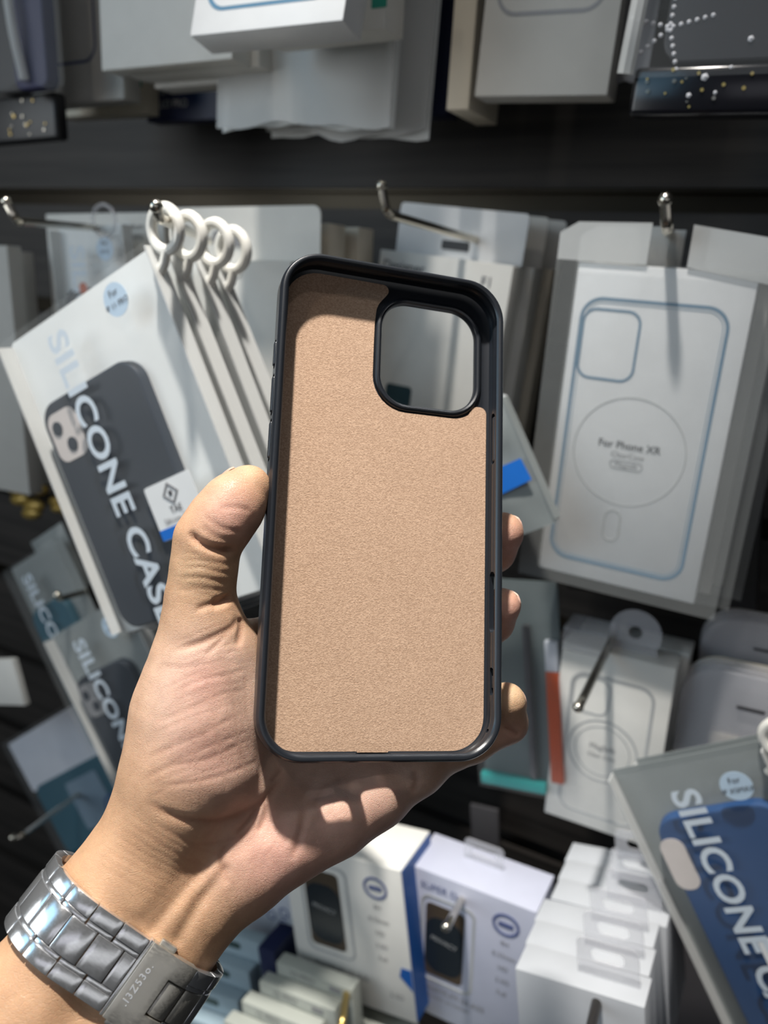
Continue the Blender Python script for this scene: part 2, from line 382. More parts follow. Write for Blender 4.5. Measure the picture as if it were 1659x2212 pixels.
def new_field(): return np.full(dims, 60.0, np.float32)
def smin(a, b, k):
    h = np.clip(0.5 + 0.5 * (b - a) / k, 0, 1)
    return b + (a - b) * h - k * h * (1 - h)
def add_seg(Fd, a, b, ra, rb, k, squash=1.0):
    a = np.array(a, float); b = np.array(b, float); R = max(ra, rb) + k * 2 + 10
    i0 = np.maximum(((np.minimum(a, b) - R - lo) / HV).astype(int), 0); i1 = np.minimum(((np.maximum(a, b) + R - lo) / HV).astype(int) + 2, dims)
    if (i1 <= i0).any(): return
    x = AX[0][i0[0]:i1[0]][:, None, None].astype(np.float32); y = AX[1][i0[1]:i1[1]][None, :, None].astype(np.float32); z = AX[2][i0[2]:i1[2]][None, None, :].astype(np.float32)
    d = b - a; L2 = max(float(d @ d), 1e-9)
    t = np.clip(((x - a[0]) * d[0] + (y - a[1]) * d[1] + (z - a[2]) * d[2]) / L2, 0, 1)
    dist = np.sqrt((x - a[0] - t * d[0]) ** 2 + (y - a[1] - t * d[1]) ** 2 + ((z - a[2] - t * d[2]) / squash) ** 2) - (ra + (rb - ra) * t)
    sub = Fd[i0[0]:i1[0], i0[1]:i1[1], i0[2]:i1[2]]
    Fd[i0[0]:i1[0], i0[1]:i1[1], i0[2]:i1[2]] = smin(sub, dist.astype(np.float32), k)
def chain(Fd, pts, k, squash=1.0):
    """pts: (u, v, depth behind the rim plane, radius) in px, px, mm, mm"""
    q = [(hp(u, v, d), r) for u, v, d, r in pts]
    for (a, ra), (b, rb) in zip(q, q[1:]): add_seg(Fd, a, b, ra, rb, k, squash)

body = new_field()
# forearm (two bones), wrist
chain(body, [(-92, 2370, 30, 20), (60, 2185, 31, 18.2), (190, 2003, 31, 16.6), (290, 1884, 31, 16.6)], 9)
chain(body, [(60, 2480, 30, 20), (190, 2290, 31, 18.5), (310, 2088, 32, 17.0), (400, 1962, 32, 16.4)], 9)
# heel of the thumb
chain(body, [(290, 1884, 31, 16.6), (372, 1735, 27, 17.0), (405, 1650, 24.5, 19.2), (428, 1530, 22.5, 19.4), (440, 1430, 19, 15.5), (437, 1350, 15, 12.6)], 7)
chain(body, [(470, 1640, 26, 17), (500, 1520, 25, 14.5), (480, 1420, 22, 13)], 7)
# heel of the little finger
chain(body, [(400, 1962, 32, 16.4), (520, 1868, 30.5, 15.2), (625, 1803, 29.5, 14.2), (720, 1757, 29, 13.6), (803, 1706, 28.6, 12.6), (888, 1648, 27.5, 10.6), (935, 1610, 27.5, 9.4)], 6)
# hollow of the palm and the backs of the knuckles
chain(body, [(345, 1920, 33, 15), (470, 1790, 32.5, 14), (570, 1680, 32, 13), (700, 1560, 32, 12), (800, 1500, 31, 10)], 7)
chain(body, [(570, 1680, 32, 13), (660, 1480, 31.5, 11), (720, 1400, 31, 10)], 7)
chain(body, [(500, 1600, 31, 13), (590, 1440, 31, 11), (655, 1300, 29, 10)], 7)
chain(body, [(690, 1640, 31, 12), (800, 1600, 31, 12), (900, 1640, 28, 9.5)], 7)
# web between thumb and index finger
chain(body, [(452, 1440, 21, 12), (530, 1412, 27, 10.2), (600, 1392, 29, 9.5)], 4)
thumb = new_field()
chain(thumb, [(437, 1350, 15, 12.0), (433, 1292, 13, 10.6), (442, 1225, 10, 10.1), (450, 1168, 8, 10.4)], 3.2)
chain(thumb, [(450, 1164, 8, 10.2), (478, 1124, 6.5, 10.4), (508, 1086, 6, 9.7), (537, 1052, 6, 7.2)], 3.0)
body = smin(body, thumb, 3.2)
for pts in ([(660, 1290, 30, 10.2), (790, 1120, 29, 9.0), (885, 1050, 25, 8.2), (945, 1005, 21.5, 7.2)],
            [(722, 1395, 31, 10.2), (955, 1245, 31.5, 8.8), (1066, 1188, 26, 8.2), (1085, 1152, 19.8, 8.0)],
            [(800, 1498, 31, 9.8), (985, 1400, 31.5, 8.4), (1066, 1345, 26, 7.4), (1083, 1311, 19.3, 6.9)],
            [(900, 1640, 28, 9.4), (1020, 1600, 30, 7.8), (1096, 1562, 25.5, 7.2), (1094, 1516, 19.6, 6.9)]):
    fg = new_field(); chain(fg, pts, 2.2); body = smin(body, fg, 2.5)

def surface_nets(Fd):
    s = Fd < 0; n = [d - 1 for d in Fd.shape]
    corners = [(i, j, k) for i in (0, 1) for j in (0, 1) for k in (0, 1)]
    sl = lambda A, c: A[c[0]:c[0] + n[0], c[1]:c[1] + n[1], c[2]:c[2] + n[2]]
    cnt = sum(sl(s, c).astype(np.int8) for c in corners); act = (cnt > 0) & (cnt < 8)
    idx = np.full(act.shape, -1, np.int64); ii = np.argwhere(act); idx[act] = np.arange(len(ii))
    acc = np.zeros((len(ii), 3)); num = np.zeros(len(ii))
    val = {c: sl(Fd, c)[act].astype(float) for c in corners}
    for a in corners:
        for ax in range(3):
            if a[ax]: continue
            b = list(a); b[ax] = 1; b = tuple(b); fa, fb = val[a], val[b]; cr = (fa < 0) != (fb < 0)
            t = np.where(cr, fa / np.where(cr, fa - fb, 1), 0); p = np.tile(np.array(a, float), (len(ii), 1)); p[:, ax] += t
            acc[cr] += p[cr]; num[cr] += 1
    V = lo + HV * (ii + acc / num[:, None]); faces = []
    for ax in range(3):
        o1, o2 = [(1, 2), (2, 0), (0, 1)][ax]
        sh = [slice(1, n[i]) for i in range(3)]; sh[ax] = slice(0, n[ax]); nx = list(sh); nx[ax] = slice(1, n[ax] + 1)
        A = s[tuple(sh)]; B = s[tuple(nx)]; e = np.argwhere(A != B); flip = A[A != B]
        base = e.copy()
        for q in (o1, o2): base[:, q] += 1
        g = lambda d1, d2: idx[tuple((base - d1 * np.eye(3, dtype=int)[o1] - d2 * np.eye(3, dtype=int)[o2]).T)]
        f = np.stack([g(1, 1), g(0, 1), g(0, 0), g(1, 0)], 1); f[~flip] = f[~flip][:, ::-1]; faces.append(f)
    f = np.concatenate(faces); return V, f[(f >= 0).all(1)]
HVt, HFc = surface_nets(body)
E_ = np.concatenate([HFc[:, [0, 1]], HFc[:, [1, 2]], HFc[:, [2, 3]], HFc[:, [3, 0]]])
def relax(V, n, w=0.5):
    for _ in range(n):
        acc = np.zeros_like(V); c = np.zeros(len(V))
        for a, b in ((0, 1), (1, 0)):
            np.add.at(acc, E_[:, a], V[E_[:, b]]); np.add.at(c, E_[:, a], 1)
        V = V + w * (acc / np.maximum(c, 1)[:, None] - V)
    return V
HVt = relax(HVt, 4)
def normals(V):
    nf = np.cross(V[HFc[:, 2]] - V[HFc[:, 0]], V[HFc[:, 3]] - V[HFc[:, 1]]); N_ = np.zeros_like(V)
    for k in range(4): np.add.at(N_, HFc[:, k], nf)
    return N_ / np.maximum(np.linalg.norm(N_, axis=1), 1e-9)[:, None]
NV = normals(HVt)
wp = HVt * MM @ CR.T + CT; px = to_px(wp)
front = ((EYE - wp) * (NV @ CR.T)).sum(1) > 0
def dist_poly(px, pl):
    best = np.full(len(px), 1e9); frac = np.zeros(len(px)); n_ = len(pl) - 1
    for k_, (a, b) in enumerate(zip(pl[:-1], pl[1:])):
        a = np.array(a, float); b = np.array(b, float); d = b - a; t = np.clip(((px - a) @ d) / max(d @ d, 1e-9), 0, 1)
        q = np.linalg.norm(px - a - t[:, None] * d, axis=1); w_ = q < best
        best = np.where(w_, q, best); frac = np.where(w_, (k_ + t) / n_, frac)
    return best, np.clip(np.minimum(frac, 1 - frac) * 6, 0, 1)
# skin folds: polyline in the photo, half width px, depth mm, redness
FOLDS = [
    ([(408, 1146), (425, 1168), (452, 1183), (485, 1190), (513, 1188)], 9, 1.5, 1.0),          # thumb joint
    ([(455, 1305), (478, 1300), (502, 1288)], 9, 1.4, 0.9), ([(420, 1318), (455, 1306), (480, 1301)], 7, 0.6, 0.5),
    ([(512, 1330), (505, 1352), (470, 1372), (430, 1390), (370, 1405)], 8, 0.6, 0.5), ([(518, 1332), (520, 1360), (512, 1400)], 8, 0.7, 0.6),
    ([(500, 1345), (478, 1380), (440, 1420)], 7, 0.4, 0.4),
    ([(618, 1668), (592, 1702), (570, 1730), (535, 1752), (480, 1772), (420, 1775), (360, 1758), (310, 1728)], 10, 0.75, 0.7),   # lower edge of the thumb's heel
    ([(592, 1702), (560, 1742), (530, 1780), (505, 1806)], 8, 0.8, 0.7), ([(575, 1726), (570, 1770), (556, 1800)], 6, 0.5, 0.5),
    ([(556, 1778), (520, 1805), (470, 1818), (420, 1822), (370, 1800), (320, 1770)], 6, 0.16, 0.35),
    ([(500, 1815), (478, 1850), (484, 1885), (492, 1915)], 8, 0.6, 0.5),           # wrist crease
    ([(478, 1850), (440, 1835), (395, 1815), (340, 1785)], 6, 0.12, 0.3), ([(470, 1880), (420, 1862), (360, 1832), (300, 1790)], 6, 0.12, 0.3),
    ([(660, 1740), (648, 1800), (630, 1860)], 9, 0.6, 0.5), ([(612, 1660), (585, 1690)], 7, 0.6, 0.6),
    ([(895, 1660), (900, 1690), (890, 1715)], 8, 0.5, 0.5), ([(675, 1745), (700, 1700), (760, 1670)], 8, 0.3, 0.4),
    ([(365, 1500), (430, 1470), (500, 1455), (545, 1440)], 6, 0.16, 0.2), ([(330, 1560), (400, 1535), (480, 1500), (545, 1490)], 6, 0.18, 0.2),
    ([(310, 1640), (380, 1610), (450, 1580), (540, 1530)], 6, 0.2, 0.22), ([(300, 1690), (370, 1655), (450, 1640), (555, 1590)], 6, 0.2, 0.22),
    ([(340, 1440), (420, 1440), (500, 1420)], 6, 0.15, 0.2), ([(330, 1700), (420, 1690), (500, 1668), (565, 1640)], 6, 0.2, 0.2),
    ([(440, 1440), (460, 1540), (480, 1640), (490, 1720)], 5, 0.14, 0.15), ([(490, 1430), (505, 1520), (520, 1620), (540, 1690)], 5, 0.14, 0.15),
    ([(395, 1480), (410, 1580), (430, 1680), (450, 1740)], 5, 0.12, 0.12), ([(530, 1440), (535, 1540), (550, 1600)], 5, 0.14, 0.15),
    ([(392, 1230), (430, 1225), (470, 1235), (510, 1240)], 5, 0.2, 0.15), ([(385, 1250), (430, 1248), (505, 1262)], 5, 0.2, 0.15),
    ([(400, 1210), (450, 1212), (508, 1222)], 5, 0.18, 0.15), ([(378, 1275), (430, 1272), (490, 1278)], 5, 0.18, 0.15),
    ([(470, 1098), (510, 1096), (545, 1104)], 6, 0.22, 0.2), ([(440, 1112), (480, 1140), (530, 1150)], 6, 0.2, 0.2), ([(430, 1135), (470, 1162), (520, 1168)], 6, 0.2, 0.2),
    ([(1086, 1570), (1105, 1580), (1122, 1590)], 6, 0.7, 0.7),
]
fr = random.Random(4)
for k in range(15):                                  # fine criss-cross lines of the palm
    y0 = 1405 + 23 * k + fr.uniform(-7, 7); x0 = 345 - 0.17 * (y0 - 1405) + fr.uniform(0, 50); x1 = fr.uniform(500, 560); sl = -0.33 + fr.uniform(-0.09, 0.07)
    FOLDS.append(([(x0, y0), ((x0 + x1) / 2, y0 + sl * (x1 - x0) / 2 - fr.uniform(2, 9)), (x1, y0 + sl * (x1 - x0))], 3.8, fr.uniform(0.07, 0.13), fr.uniform(0.10, 0.22)))
for k in range(9):
    x0 = 370 + 24 * k + fr.uniform(-8, 8); y0 = fr.uniform(1415, 1500); y1 = y0 + fr.uniform(120, 250); sl = 0.12 + fr.uniform(-0.08, 0.16)
    FOLDS.append(([(x0, y0), (x0 + sl * (y1 - y0) * 0.5 - 4, (y0 + y1) / 2), (x0 + sl * (y1 - y0), y1)], 3.6, fr.uniform(0.06, 0.11), fr.uniform(0.08, 0.18)))
for k in range(8):                                   # fine wrinkles across the wrist
    o_ = 15 * k; FOLDS.append(([(272 - o_ * .75, 1752 + o_), (340 - o_ * .6, 1800 + o_), (410 - o_ * .4, 1842 + o_), (470 - o_ * .2, 1900 + o_)], 4, 0.09, 0.14))
for k in range(6):                                   # and across the thumb
    y0 = 1196 + 17 * k + fr.uniform(-4, 4); FOLDS.append(([(388 - k * 3, y0 - 6), (440, y0), (505, y0 + 12)], 4, 0.1, 0.1))
for k in range(7):
    x0 = 575 + 30 * k; y0 = 1800 - 16 * k; FOLDS.append(([(x0, y0), (x0 - 12, y0 + 40), (x0 - 40, y0 + 72)], 4, 0.07, 0.1))
disp = np.zeros(len(HVt)); red = np.zeros(len(HVt))
for pl, w, dp, rd in FOLDS:
    pl = [tuple(p) for p in bez(pl, 5)]; d, tp = dist_poly(px, pl); g = np.exp(-(d / w) ** 2) * front * tp
    disp = np.minimum(disp, -dp * g); red = np.maximum(red, rd * np.exp(-(d / (w * 0.75)) ** 2) * front * tp)
# tendons of the wrist
for pl, w, hgt in (([(560, 1830), (420, 1925), (335, 2030), (280, 2100)], 26, 0.7), ([(520, 1780), (390, 1860), (300, 1960)], 26, 0.5), ([(485, 1880), (430, 1950), (385, 2030)], 14, -0.8), ([(455, 1860), (380, 1945), (330, 2010)], 13, -0.6)):
    disp = disp + hgt * np.exp(-(dist_poly(px, pl)[0] / w) ** 2) * front
# low frequency lumps of the flesh
P_ = HVt / 9.0
disp = disp + 0.22 * (np.sin(P_[:, 0] * 1.7 + 1) * np.sin(P_[:, 1] * 1.3 + 2) * np.sin(P_[:, 2] * 1.9))
HVt = HVt + NV * disp[:, None]
HVt = relax(HVt, 1, 0.35)
# skin colour (pigment): tan forearm and back, pink palm and finger pads
def blob(cx, cy, r): return np.exp(-((px[:, 0] - cx) ** 2 + (px[:, 1] - cy) ** 2) / r ** 2)
tan = np.array([0.56, 0.345, 0.205]); pale = np.array([0.70, 0.485, 0.375]); pink = np.array([0.70, 0.405, 0.325]); yel = np.array([0.68, 0.49, 0.31]); fold = np.array([0.40, 0.175, 0.105])
palm = np.clip(blob(470, 1560, 150) + blob(640, 1780, 170) + blob(850, 1700, 150) + blob(450, 1480, 120), 0, 1)[:, None]
pk = np.clip(0.9 * blob(500, 1110, 70) + 0.8 * blob(440, 1470, 60) + 0.7 * blob(450, 1620, 90) + 0.9 * blob(590, 1850, 110) + 1.0 * blob(1110, 1180, 60) + 1.0 * blob(1100, 1330, 60) + 0.7 * blob(1110, 1590, 50) + 0.5 * blob(780, 1780, 140), 0, 1)[:, None]
col = tan + (pale - tan) * palm; col = col + (pink - col) * pk
yl = (0.9 * blob(1105, 1500, 36) + 0.45 * blob(420, 1230, 45) + 0.3 * blob(548, 1020, 22))[:, None]; col = col + (yel - col) * np.clip(yl, 0, 1)
col = col + (fold - col) * (0.62 * red)[:, None]

def skin_mat():
    m = bpy.data.materials.new('skin'); m.use_nodes = True; nt = m.node_tree; b = nt.nodes['Principled BSDF']
    at_ = nt.nodes.new('ShaderNodeAttribute'); at_.attribute_name = 'pigment'
    tc = nt.nodes.new('ShaderNodeTexCoord')
    n1 = nt.nodes.new('ShaderNodeTexNoise'); n1.inputs['Scale'].default_value = 130; n1.inputs['Detail'].default_value = 5; n1.inputs['Roughness'].default_value = 0.6
    nt.links.new(tc.outputs['Object'], n1.inputs['Vector'])
    cr = nt.nodes.new('ShaderNodeValToRGB'); cr.color_ramp.elements[0].position = 0.3; cr.color_ramp.elements[1].position = 0.72
    cr.color_ramp.elements[0].color = (0.84, 0.80, 0.78, 1); cr.color_ramp.elements[1].color = (1.06, 1.04, 1.03, 1)
    nt.links.new(n1.outputs['Fac'], cr.inputs['Fac'])
    mx = nt.nodes.new('ShaderNodeMix'); mx.data_type = 'RGBA'; mx.blend_type = 'MULTIPLY'; mx.inputs['Factor'].default_value = 1
    nt.links.new(at_.outputs['Color'], mx.inputs['A']); nt.links.new(cr.outputs['Color'], mx.inputs['B'])
    nt.links.new(mx.outputs['Result'], b.inputs['Base Color'])
    b.inputs['Subsurface Weight'].default_value = 0.22; b.inputs['Subsurface Radius'].default_value = (1.0, 0.35, 0.18); b.inputs['Subsurface Scale'].default_value = 0.0035
    b.inputs['Roughness'].default_value = 0.46; b.inputs['Specular IOR Level'].default_value = 0.42
    # fine skin lines: cell pattern + stretched wrinkles
    mp = nt.nodes.new('ShaderNodeMapping'); mp.inputs['Scale'].default_value = (1, 2.2, 1.4); mp.inputs['Rotation'].default_value = (0, 0, 0.35)
    nt.links.new(tc.outputs['Object'], mp.inputs['Vector'])
    vo = nt.nodes.new('ShaderNodeTexVoronoi'); vo.feature = 'DISTANCE_TO_EDGE'; vo.inputs['Scale'].default_value = 900
    nt.links.new(mp.outputs['Vector'], vo.inputs['Vector'])
    v2 = nt.nodes.new('ShaderNodeTexVoronoi'); v2.feature = 'DISTANCE_TO_EDGE'; v2.inputs['Scale'].default_value = 330
    nt.links.new(mp.outputs['Vector'], v2.inputs['Vector'])
    mr = nt.nodes.new('ShaderNodeMapRange'); mr.inputs['From Max'].default_value = 0.09; nt.links.new(vo.outputs['Distance'], mr.inputs['Value'])
    m2 = nt.nodes.new('ShaderNodeMapRange'); m2.inputs['From Max'].default_value = 0.045; nt.links.new(v2.outputs['Distance'], m2.inputs['Value'])
    n3 = nt.nodes.new('ShaderNodeTexNoise'); n3.inputs['Scale'].default_value = 1500; n3.inputs['Detail'].default_value = 2; nt.links.new(tc.outputs['Object'], n3.inputs['Vector'])
    a1 = nt.nodes.new('ShaderNodeMath'); a1.operation = 'MULTIPLY_ADD'; a1.inputs[1].default_value = 0.8; nt.links.new(m2.outputs['Result'], a1.inputs[0]); nt.links.new(mr.outputs['Result'], a1.inputs[2])
    a2 = nt.nodes.new('ShaderNodeMath'); a2.operation = 'MULTIPLY_ADD'; a2.inputs[1].default_value = 0.9; nt.links.new(n3.outputs['Fac'], a2.inputs[0]); nt.links.new(a1.outputs['Value'], a2.inputs[2])
    bp = nt.nodes.new('ShaderNodeBump'); bp.inputs['Strength'].default_value = 0.45; bp.inputs['Distance'].default_value = 0.00015
    nt.links.new(a2.outputs['Value'], bp.inputs['Height']); nt.links.new(bp.outputs['Normal'], b.inputs['Normal'])
    return m
SKIN = skin_mat()
hm = bpy.data.meshes.new('person'); hm.from_pydata((HVt * MM).tolist(), [], HFc.tolist()); hm.update()
ca = hm.color_attributes.new('pigment', 'FLOAT_COLOR', 'POINT')
ca.data.foreach_set('color', np.concatenate([np.clip(col, 0, 1), np.ones((len(col), 1))], 1).astype(np.float32).ravel())
hand = bpy.data.objects.new('person', hm); COL.objects.link(hand); hm.materials.append(SKIN)
hm.polygons.foreach_set('use_smooth', [True] * len(hm.polygons))
hand.matrix_world = CASE
tag(hand, 'bare left hand and forearm, palm forward, gripping the phone case and wearing a steel watch', 'person')
# finger nails
NAIL = mat('finger_nail', (0.72, 0.47, 0.38), 0.25, coat=0.3)
def nail(center, axis, out, L, wd_, r):
    c = np.array(center); ax = np.array(axis, float); ax /= np.linalg.norm(ax); o = np.array(out, float); o -= ax * (o @ ax); o /= np.linalg.norm(o); sd = np.cross(ax, o)
    vs, fs = [], []; n, k = 8, 8
    for layer in (0.35, -0.25):
        for i in range(n + 1):
            for j in range(k + 1):
                t = i / n; a = (j / k - 0.5) * 2 * wd_ * (1 - 0.35 * max(0, (t - 0.7) / 0.3) ** 2)
                vs.append(c + ax * L * (t - 0.5) + (o * math.cos(a) + sd * math.sin(a)) * (r + layer - 1.3 * (2 * t - 1) ** 2 * 0.6))
    m_ = (n + 1) * (k + 1)
    for l in range(2):
        for i in range(n):
            for j in range(k):
                q = l * m_ + i * (k + 1) + j; fs.append((q, q + 1, q + k + 2, q + k + 1))
    bd = [j for j in range(k + 1)] + [i * (k + 1) + k for i in range(1, n + 1)] + [n * (k + 1) + j for j in range(k - 1, -1, -1)] + [i * (k + 1) for i in range(n - 1, 0, -1)]
    for a, b in zip(bd, bd[1:] + bd[:1]): fs.append((a, b, b + m_, a + m_))
    return raw('fingernail', np.array(vs) * MM, fs, NAIL, hand)
def nail_on(p0, p1, out_px, L, wd_, r):
    a, b = hp(*p0), hp(*p1); ax = b - a
    nail(b - ax / np.linalg.norm(ax) * 0.5, ax, out_px, L, wd_, r)
for c, ax, out, L, wd_, r in (((1083, 1152, 19.8), (-0.25, 0.75, 0.55), (0.80, 0.10, -0.60), 9, 0.75, 7.95), ((1083, 1311, 19.3), (-0.2, 0.75, 0.55), (0.85, 0.05, -0.50), 8, 0.75, 6.85),
                              ((1095, 1524, 20.5), (-0.25, 0.85, 0.45), (0.86, 0.10, -0.45), 8, 0.75, 6.9), ((520, 1072, 6), (0.62, 0.78, 0.0), (-0.66, 0.52, -0.62), 12, 0.7, 8.9)):
    nail(hp(*c), ax, out, L, wd_, r)
# ------------------------------------------------------------------ wrist watch
def steel(name, rough, col, bumpy):
    m = bpy.data.materials.new(name); m.use_nodes = True; nt = m.node_tree; b = nt.nodes['Principled BSDF']
    b.inputs['Metallic'].default_value = 0.9; b.inputs['Base Color'].default_value = (*col, 1)
    tc = nt.nodes.new('ShaderNodeTexCoord'); mp = nt.nodes.new('ShaderNodeMapping'); mp.inputs['Scale'].default_value = (1, 7, 3); mp.inputs['Rotation'].default_value = (0, 0, 0.9)
    nz = nt.nodes.new('ShaderNodeTexNoise'); nz.inputs['Scale'].default_value = 600; nz.inputs['Detail'].default_value = 4
    nt.links.new(tc.outputs['Object'], mp.inputs['Vector']); nt.links.new(mp.outputs['Vector'], nz.inputs['Vector'])
    mr = nt.nodes.new('ShaderNodeMapRange'); mr.inputs['From Min'].default_value = 0.35; mr.inputs['From Max'].default_value = 0.75
    mr.inputs['To Min'].default_value = rough * 0.85; mr.inputs['To Max'].default_value = rough * 1.3
    nt.links.new(nz.outputs['Fac'], mr.inputs['Value']); nt.links.new(mr.outputs['Result'], b.inputs['Roughness'])
    bp = nt.nodes.new('ShaderNodeBump'); bp.inputs['Strength'].default_value = bumpy; bp.inputs['Distance'].default_value = 0.0001
    nt.links.new(nz.outputs['Fac'], bp.inputs['Height']); nt.links.new(bp.outputs['Normal'], b.inputs['Normal'])
    return m
POLISH = steel('polished_steel', 0.2, (0.82, 0.83, 0.85), 0.004)
SATIN = steel('brushed_steel', 0.42, (0.58, 0.56, 0.51), 0.03)
wc = hp(254, 2040, 31.5); we3 = hp(345, 1920, 31.5) - hp(150, 2190, 31.5); we3 /= np.linalg.norm(we3)
we2 = np.array([0, 0, 1.0]); we2 -= we3 * (we2 @ we3); we2 /= np.linalg.norm(we2); we1 = np.cross(we2, we3)
WM = Matrix([[we1[i] * 1.0, we2[i], we3[i], wc[i] * MM] for i in range(3)] + [[0, 0, 0, 1]])
watch = empty('wristwatch', CASE @ WM, 'polished steel link bracelet of a wristwatch with folding clasp, worn on the wrist', 'watch')
SA, SR = 12.2, 17.6                                  # stadium: half straight, inner radius (mm)
def ringpt(s, rad):
    """arc length s (measured on radius SR + 2.4) from the middle of the front -> (x, y)"""
    R0 = SR + 2.4; Lq = math.pi * R0; tot = 4 * SA + 2 * Lq; s = (s + tot / 2) % tot - tot / 2
    sg = 1 if s >= 0 else -1; a = abs(s)
    if a <= SA: return -sg * a, rad
    if a <= SA + Lq:
        th = (a - SA) / R0; return -sg * (SA + rad * math.sin(th)), rad * math.cos(th)
    return -sg * (SA - (a - SA - Lq)), -rad
def plate(name, sb, wb, mask, r0, r1, mt, parent, bev=0.22, dome=0.0):
    """curved block on the ring: breaks along s and across w, mask[i][j] filled cells"""
    bm = bmesh.new(); V = {}
    s0, s1, w0, w1 = sb[0], sb[-1], wb[0], wb[-1]
    def v(i, j, top):
        if (i, j, top) not in V:
            q = (sb[i] - s0) / (s1 - s0) * 2 - 1
            x, y = ringpt(sb[i], (r1 - dome * q * q) if top else r0); V[i, j, top] = bm.verts.new((x * MM, y * MM, wb[j] * MM))
        return V[i, j, top]
    ns, nw = len(sb) - 1, len(wb) - 1
    f = lambda i, j: 0 <= i < ns and 0 <= j < nw and mask[i][j]
    for i in range(ns):
        for j in range(nw):
            if not mask[i][j]: continue
            for top in (1, 0): bm.faces.new([v(i, j, top), v(i + 1, j, top), v(i + 1, j + 1, top), v(i, j + 1, top)][::1 if top else -1])
            for (a, b, c, d, e, g) in ((i, j, i + 1, j, i, j - 1), (i, j + 1, i + 1, j + 1, i, j + 1), (i, j, i, j + 1, i - 1, j), (i + 1, j, i + 1, j + 1, i + 1, j)):
                if not f(e, g): bm.faces.new((v(a, b, 1), v(c, d, 1), v(c, d, 0), v(a, b, 0)))
    bmesh.ops.recalc_face_normals(bm, faces=bm.faces)
    ed = [e for e in bm.edges if len(e.link_faces) == 2 and e.calc_face_angle(0) > 0.7]
    if bev: bmesh.ops.bevel(bm, geom=ed, offset=bev * MM, segments=2, affect='EDGES', profile=0.5)
    return bm_obj(name, bm, mt, parent)
def lin(a, b, n): return [a + (b - a) * i / n for i in range(n + 1)]
def block(name, s0, s1, w0, w1, r0, r1, mt, bev=0.22, dome=0.08):
    n = 5; return plate(name, lin(s0, s1, n), [w0, w1], [[1]] * n, r0, r1, mt, watch, bev, dome)
TOT = 4 * SA + 2 * math.pi * (SR + 2.4)
bounds = [3.4 - 9.25 * k for k in range(0, 9)]
for a, b in zip(bounds[1:], bounds[:-1]):
    g = 0.16
    block('side_link', a + g, b - g, 6.5, 11.0, SR + 0.4, SR + 3.1, POLISH); block('side_link', a + g, b - g, -11.0, -6.5, SR + 0.4, SR + 3.1, POLISH)
    block('link_strip', a + 0.3, b - 0.3, 5.05, 6.4, SR + 0.4, SR + 2.85, POLISH, 0.18, 0.1); block('link_strip', a + 0.3, b - 0.3, -6.4, -5.05, SR + 0.4, SR + 2.85, POLISH, 0.18, 0.1)
    block('centre_link', a - 4.5 + g, b - 4.5 - g, -4.95, 4.95, SR + 0.4, SR + 3.2, POLISH, 0.3, 0.16)
block('end_strip', -0.9, 3.2, -4.95, 4.95, SR + 0.4, SR + 2.9, POLISH, 0.2, 0.0)
block('clasp_edge', 3.45, 4.35, -11.4, 11.4, SR + 0.2, SR + 3.1, POLISH, 0.2, 0.0)
sb = lin(4.5, 14.4, 5) + lin(14.4, 20.4, 3)[1:]
clasp = plate('clasp', sb, [-11.4, -5.3, 5.3, 11.4], [[1, 1, 1]] * 5 + [[1, 0, 1]] * 3, SR + 0.2, SR + 3.6, SATIN, watch, 0.3, 0.0)
for w0, w1 in ((11.0, 13.0), (-13.0, -11.0)): block('push_button', 6.3, 11.8, w0, w1, SR + 0.3, SR + 2.2, SATIN, 0.4, 0.0)
mk = text('worn_engraving', '.I3Z53o.', 2.9, 0, 0, 0, POLISH, clasp, 0, 0.01, 'CENTER', 0, 1.0, 1.25, 0.06)
for v in mk.data.vertices:
    x, y, z = v.co; px_, py_ = ringpt(7.6 - y, SR + 3.62 + z); v.co = (px_ * MM, py_ * MM, x * MM)
block('centre_link', 14.7, 21.0, -4.95, 4.95, SR + 0.4, SR + 3.3, SATIN, 0.4, 0.5)
bounds = [20.6 + 9.25 * k for k in range(0, 8)]
for a, b in zip(bounds[:-1], bounds[1:]):
    if b > TOT / 2: break
    g = 0.16
    for w0, w1 in ((6.5, 11.0), (-11.0, -6.5)): block('side_link', a + g, b - g, w0, w1, SR + 0.4, SR + 3.1, POLISH)
    for w0, w1 in ((5.05, 6.4), (-6.4, -5.05)): block('link_strip', a + 0.3, b - 0.3, w0, w1, SR + 0.4, SR + 2.85, POLISH, 0.18, 0.1)
    block('centre_link', a + 1.0, b + 0.6, -4.95, 4.95, SR + 0.4, SR + 3.2, SATIN if a < 25 else POLISH, 0.4, 0.6)
# ------------------------------------------------------------------ hooks
def hook(tip, bend, root, Pt, Pr, label, r=0.0026, mt=None, knob=1.25):
    a, b, c = at(*tip, Pt), at(*bend, Pt + 0.002), at(*root, Pr)
    o = empty('display_hook', Matrix.Translation(c), label, 'hook', 'wire hooks of the wall display')
    d = (c - b) / np.linalg.norm(c - b); u = (a - b) / np.linalg.norm(a - b)
    pts = [c - c, *[q - c for q in bez([b + d * 0.014, b + d * 0.004, b + d * 0.0015 + u * 0.0015, b + u * 0.004, a], 4)]]
    tube('wire', pts, r, mt or STEEL, o, 10)
    bm = bmesh.new(); bmesh.ops.create_uvsphere(bm, u_segments=14, v_segments=10, radius=r * knob); bmesh.ops.translate(bm, verts=bm.verts, vec=Vector(a - c))
    bm_obj('rounded_tip', bm, mt or STEEL, o)
    return o

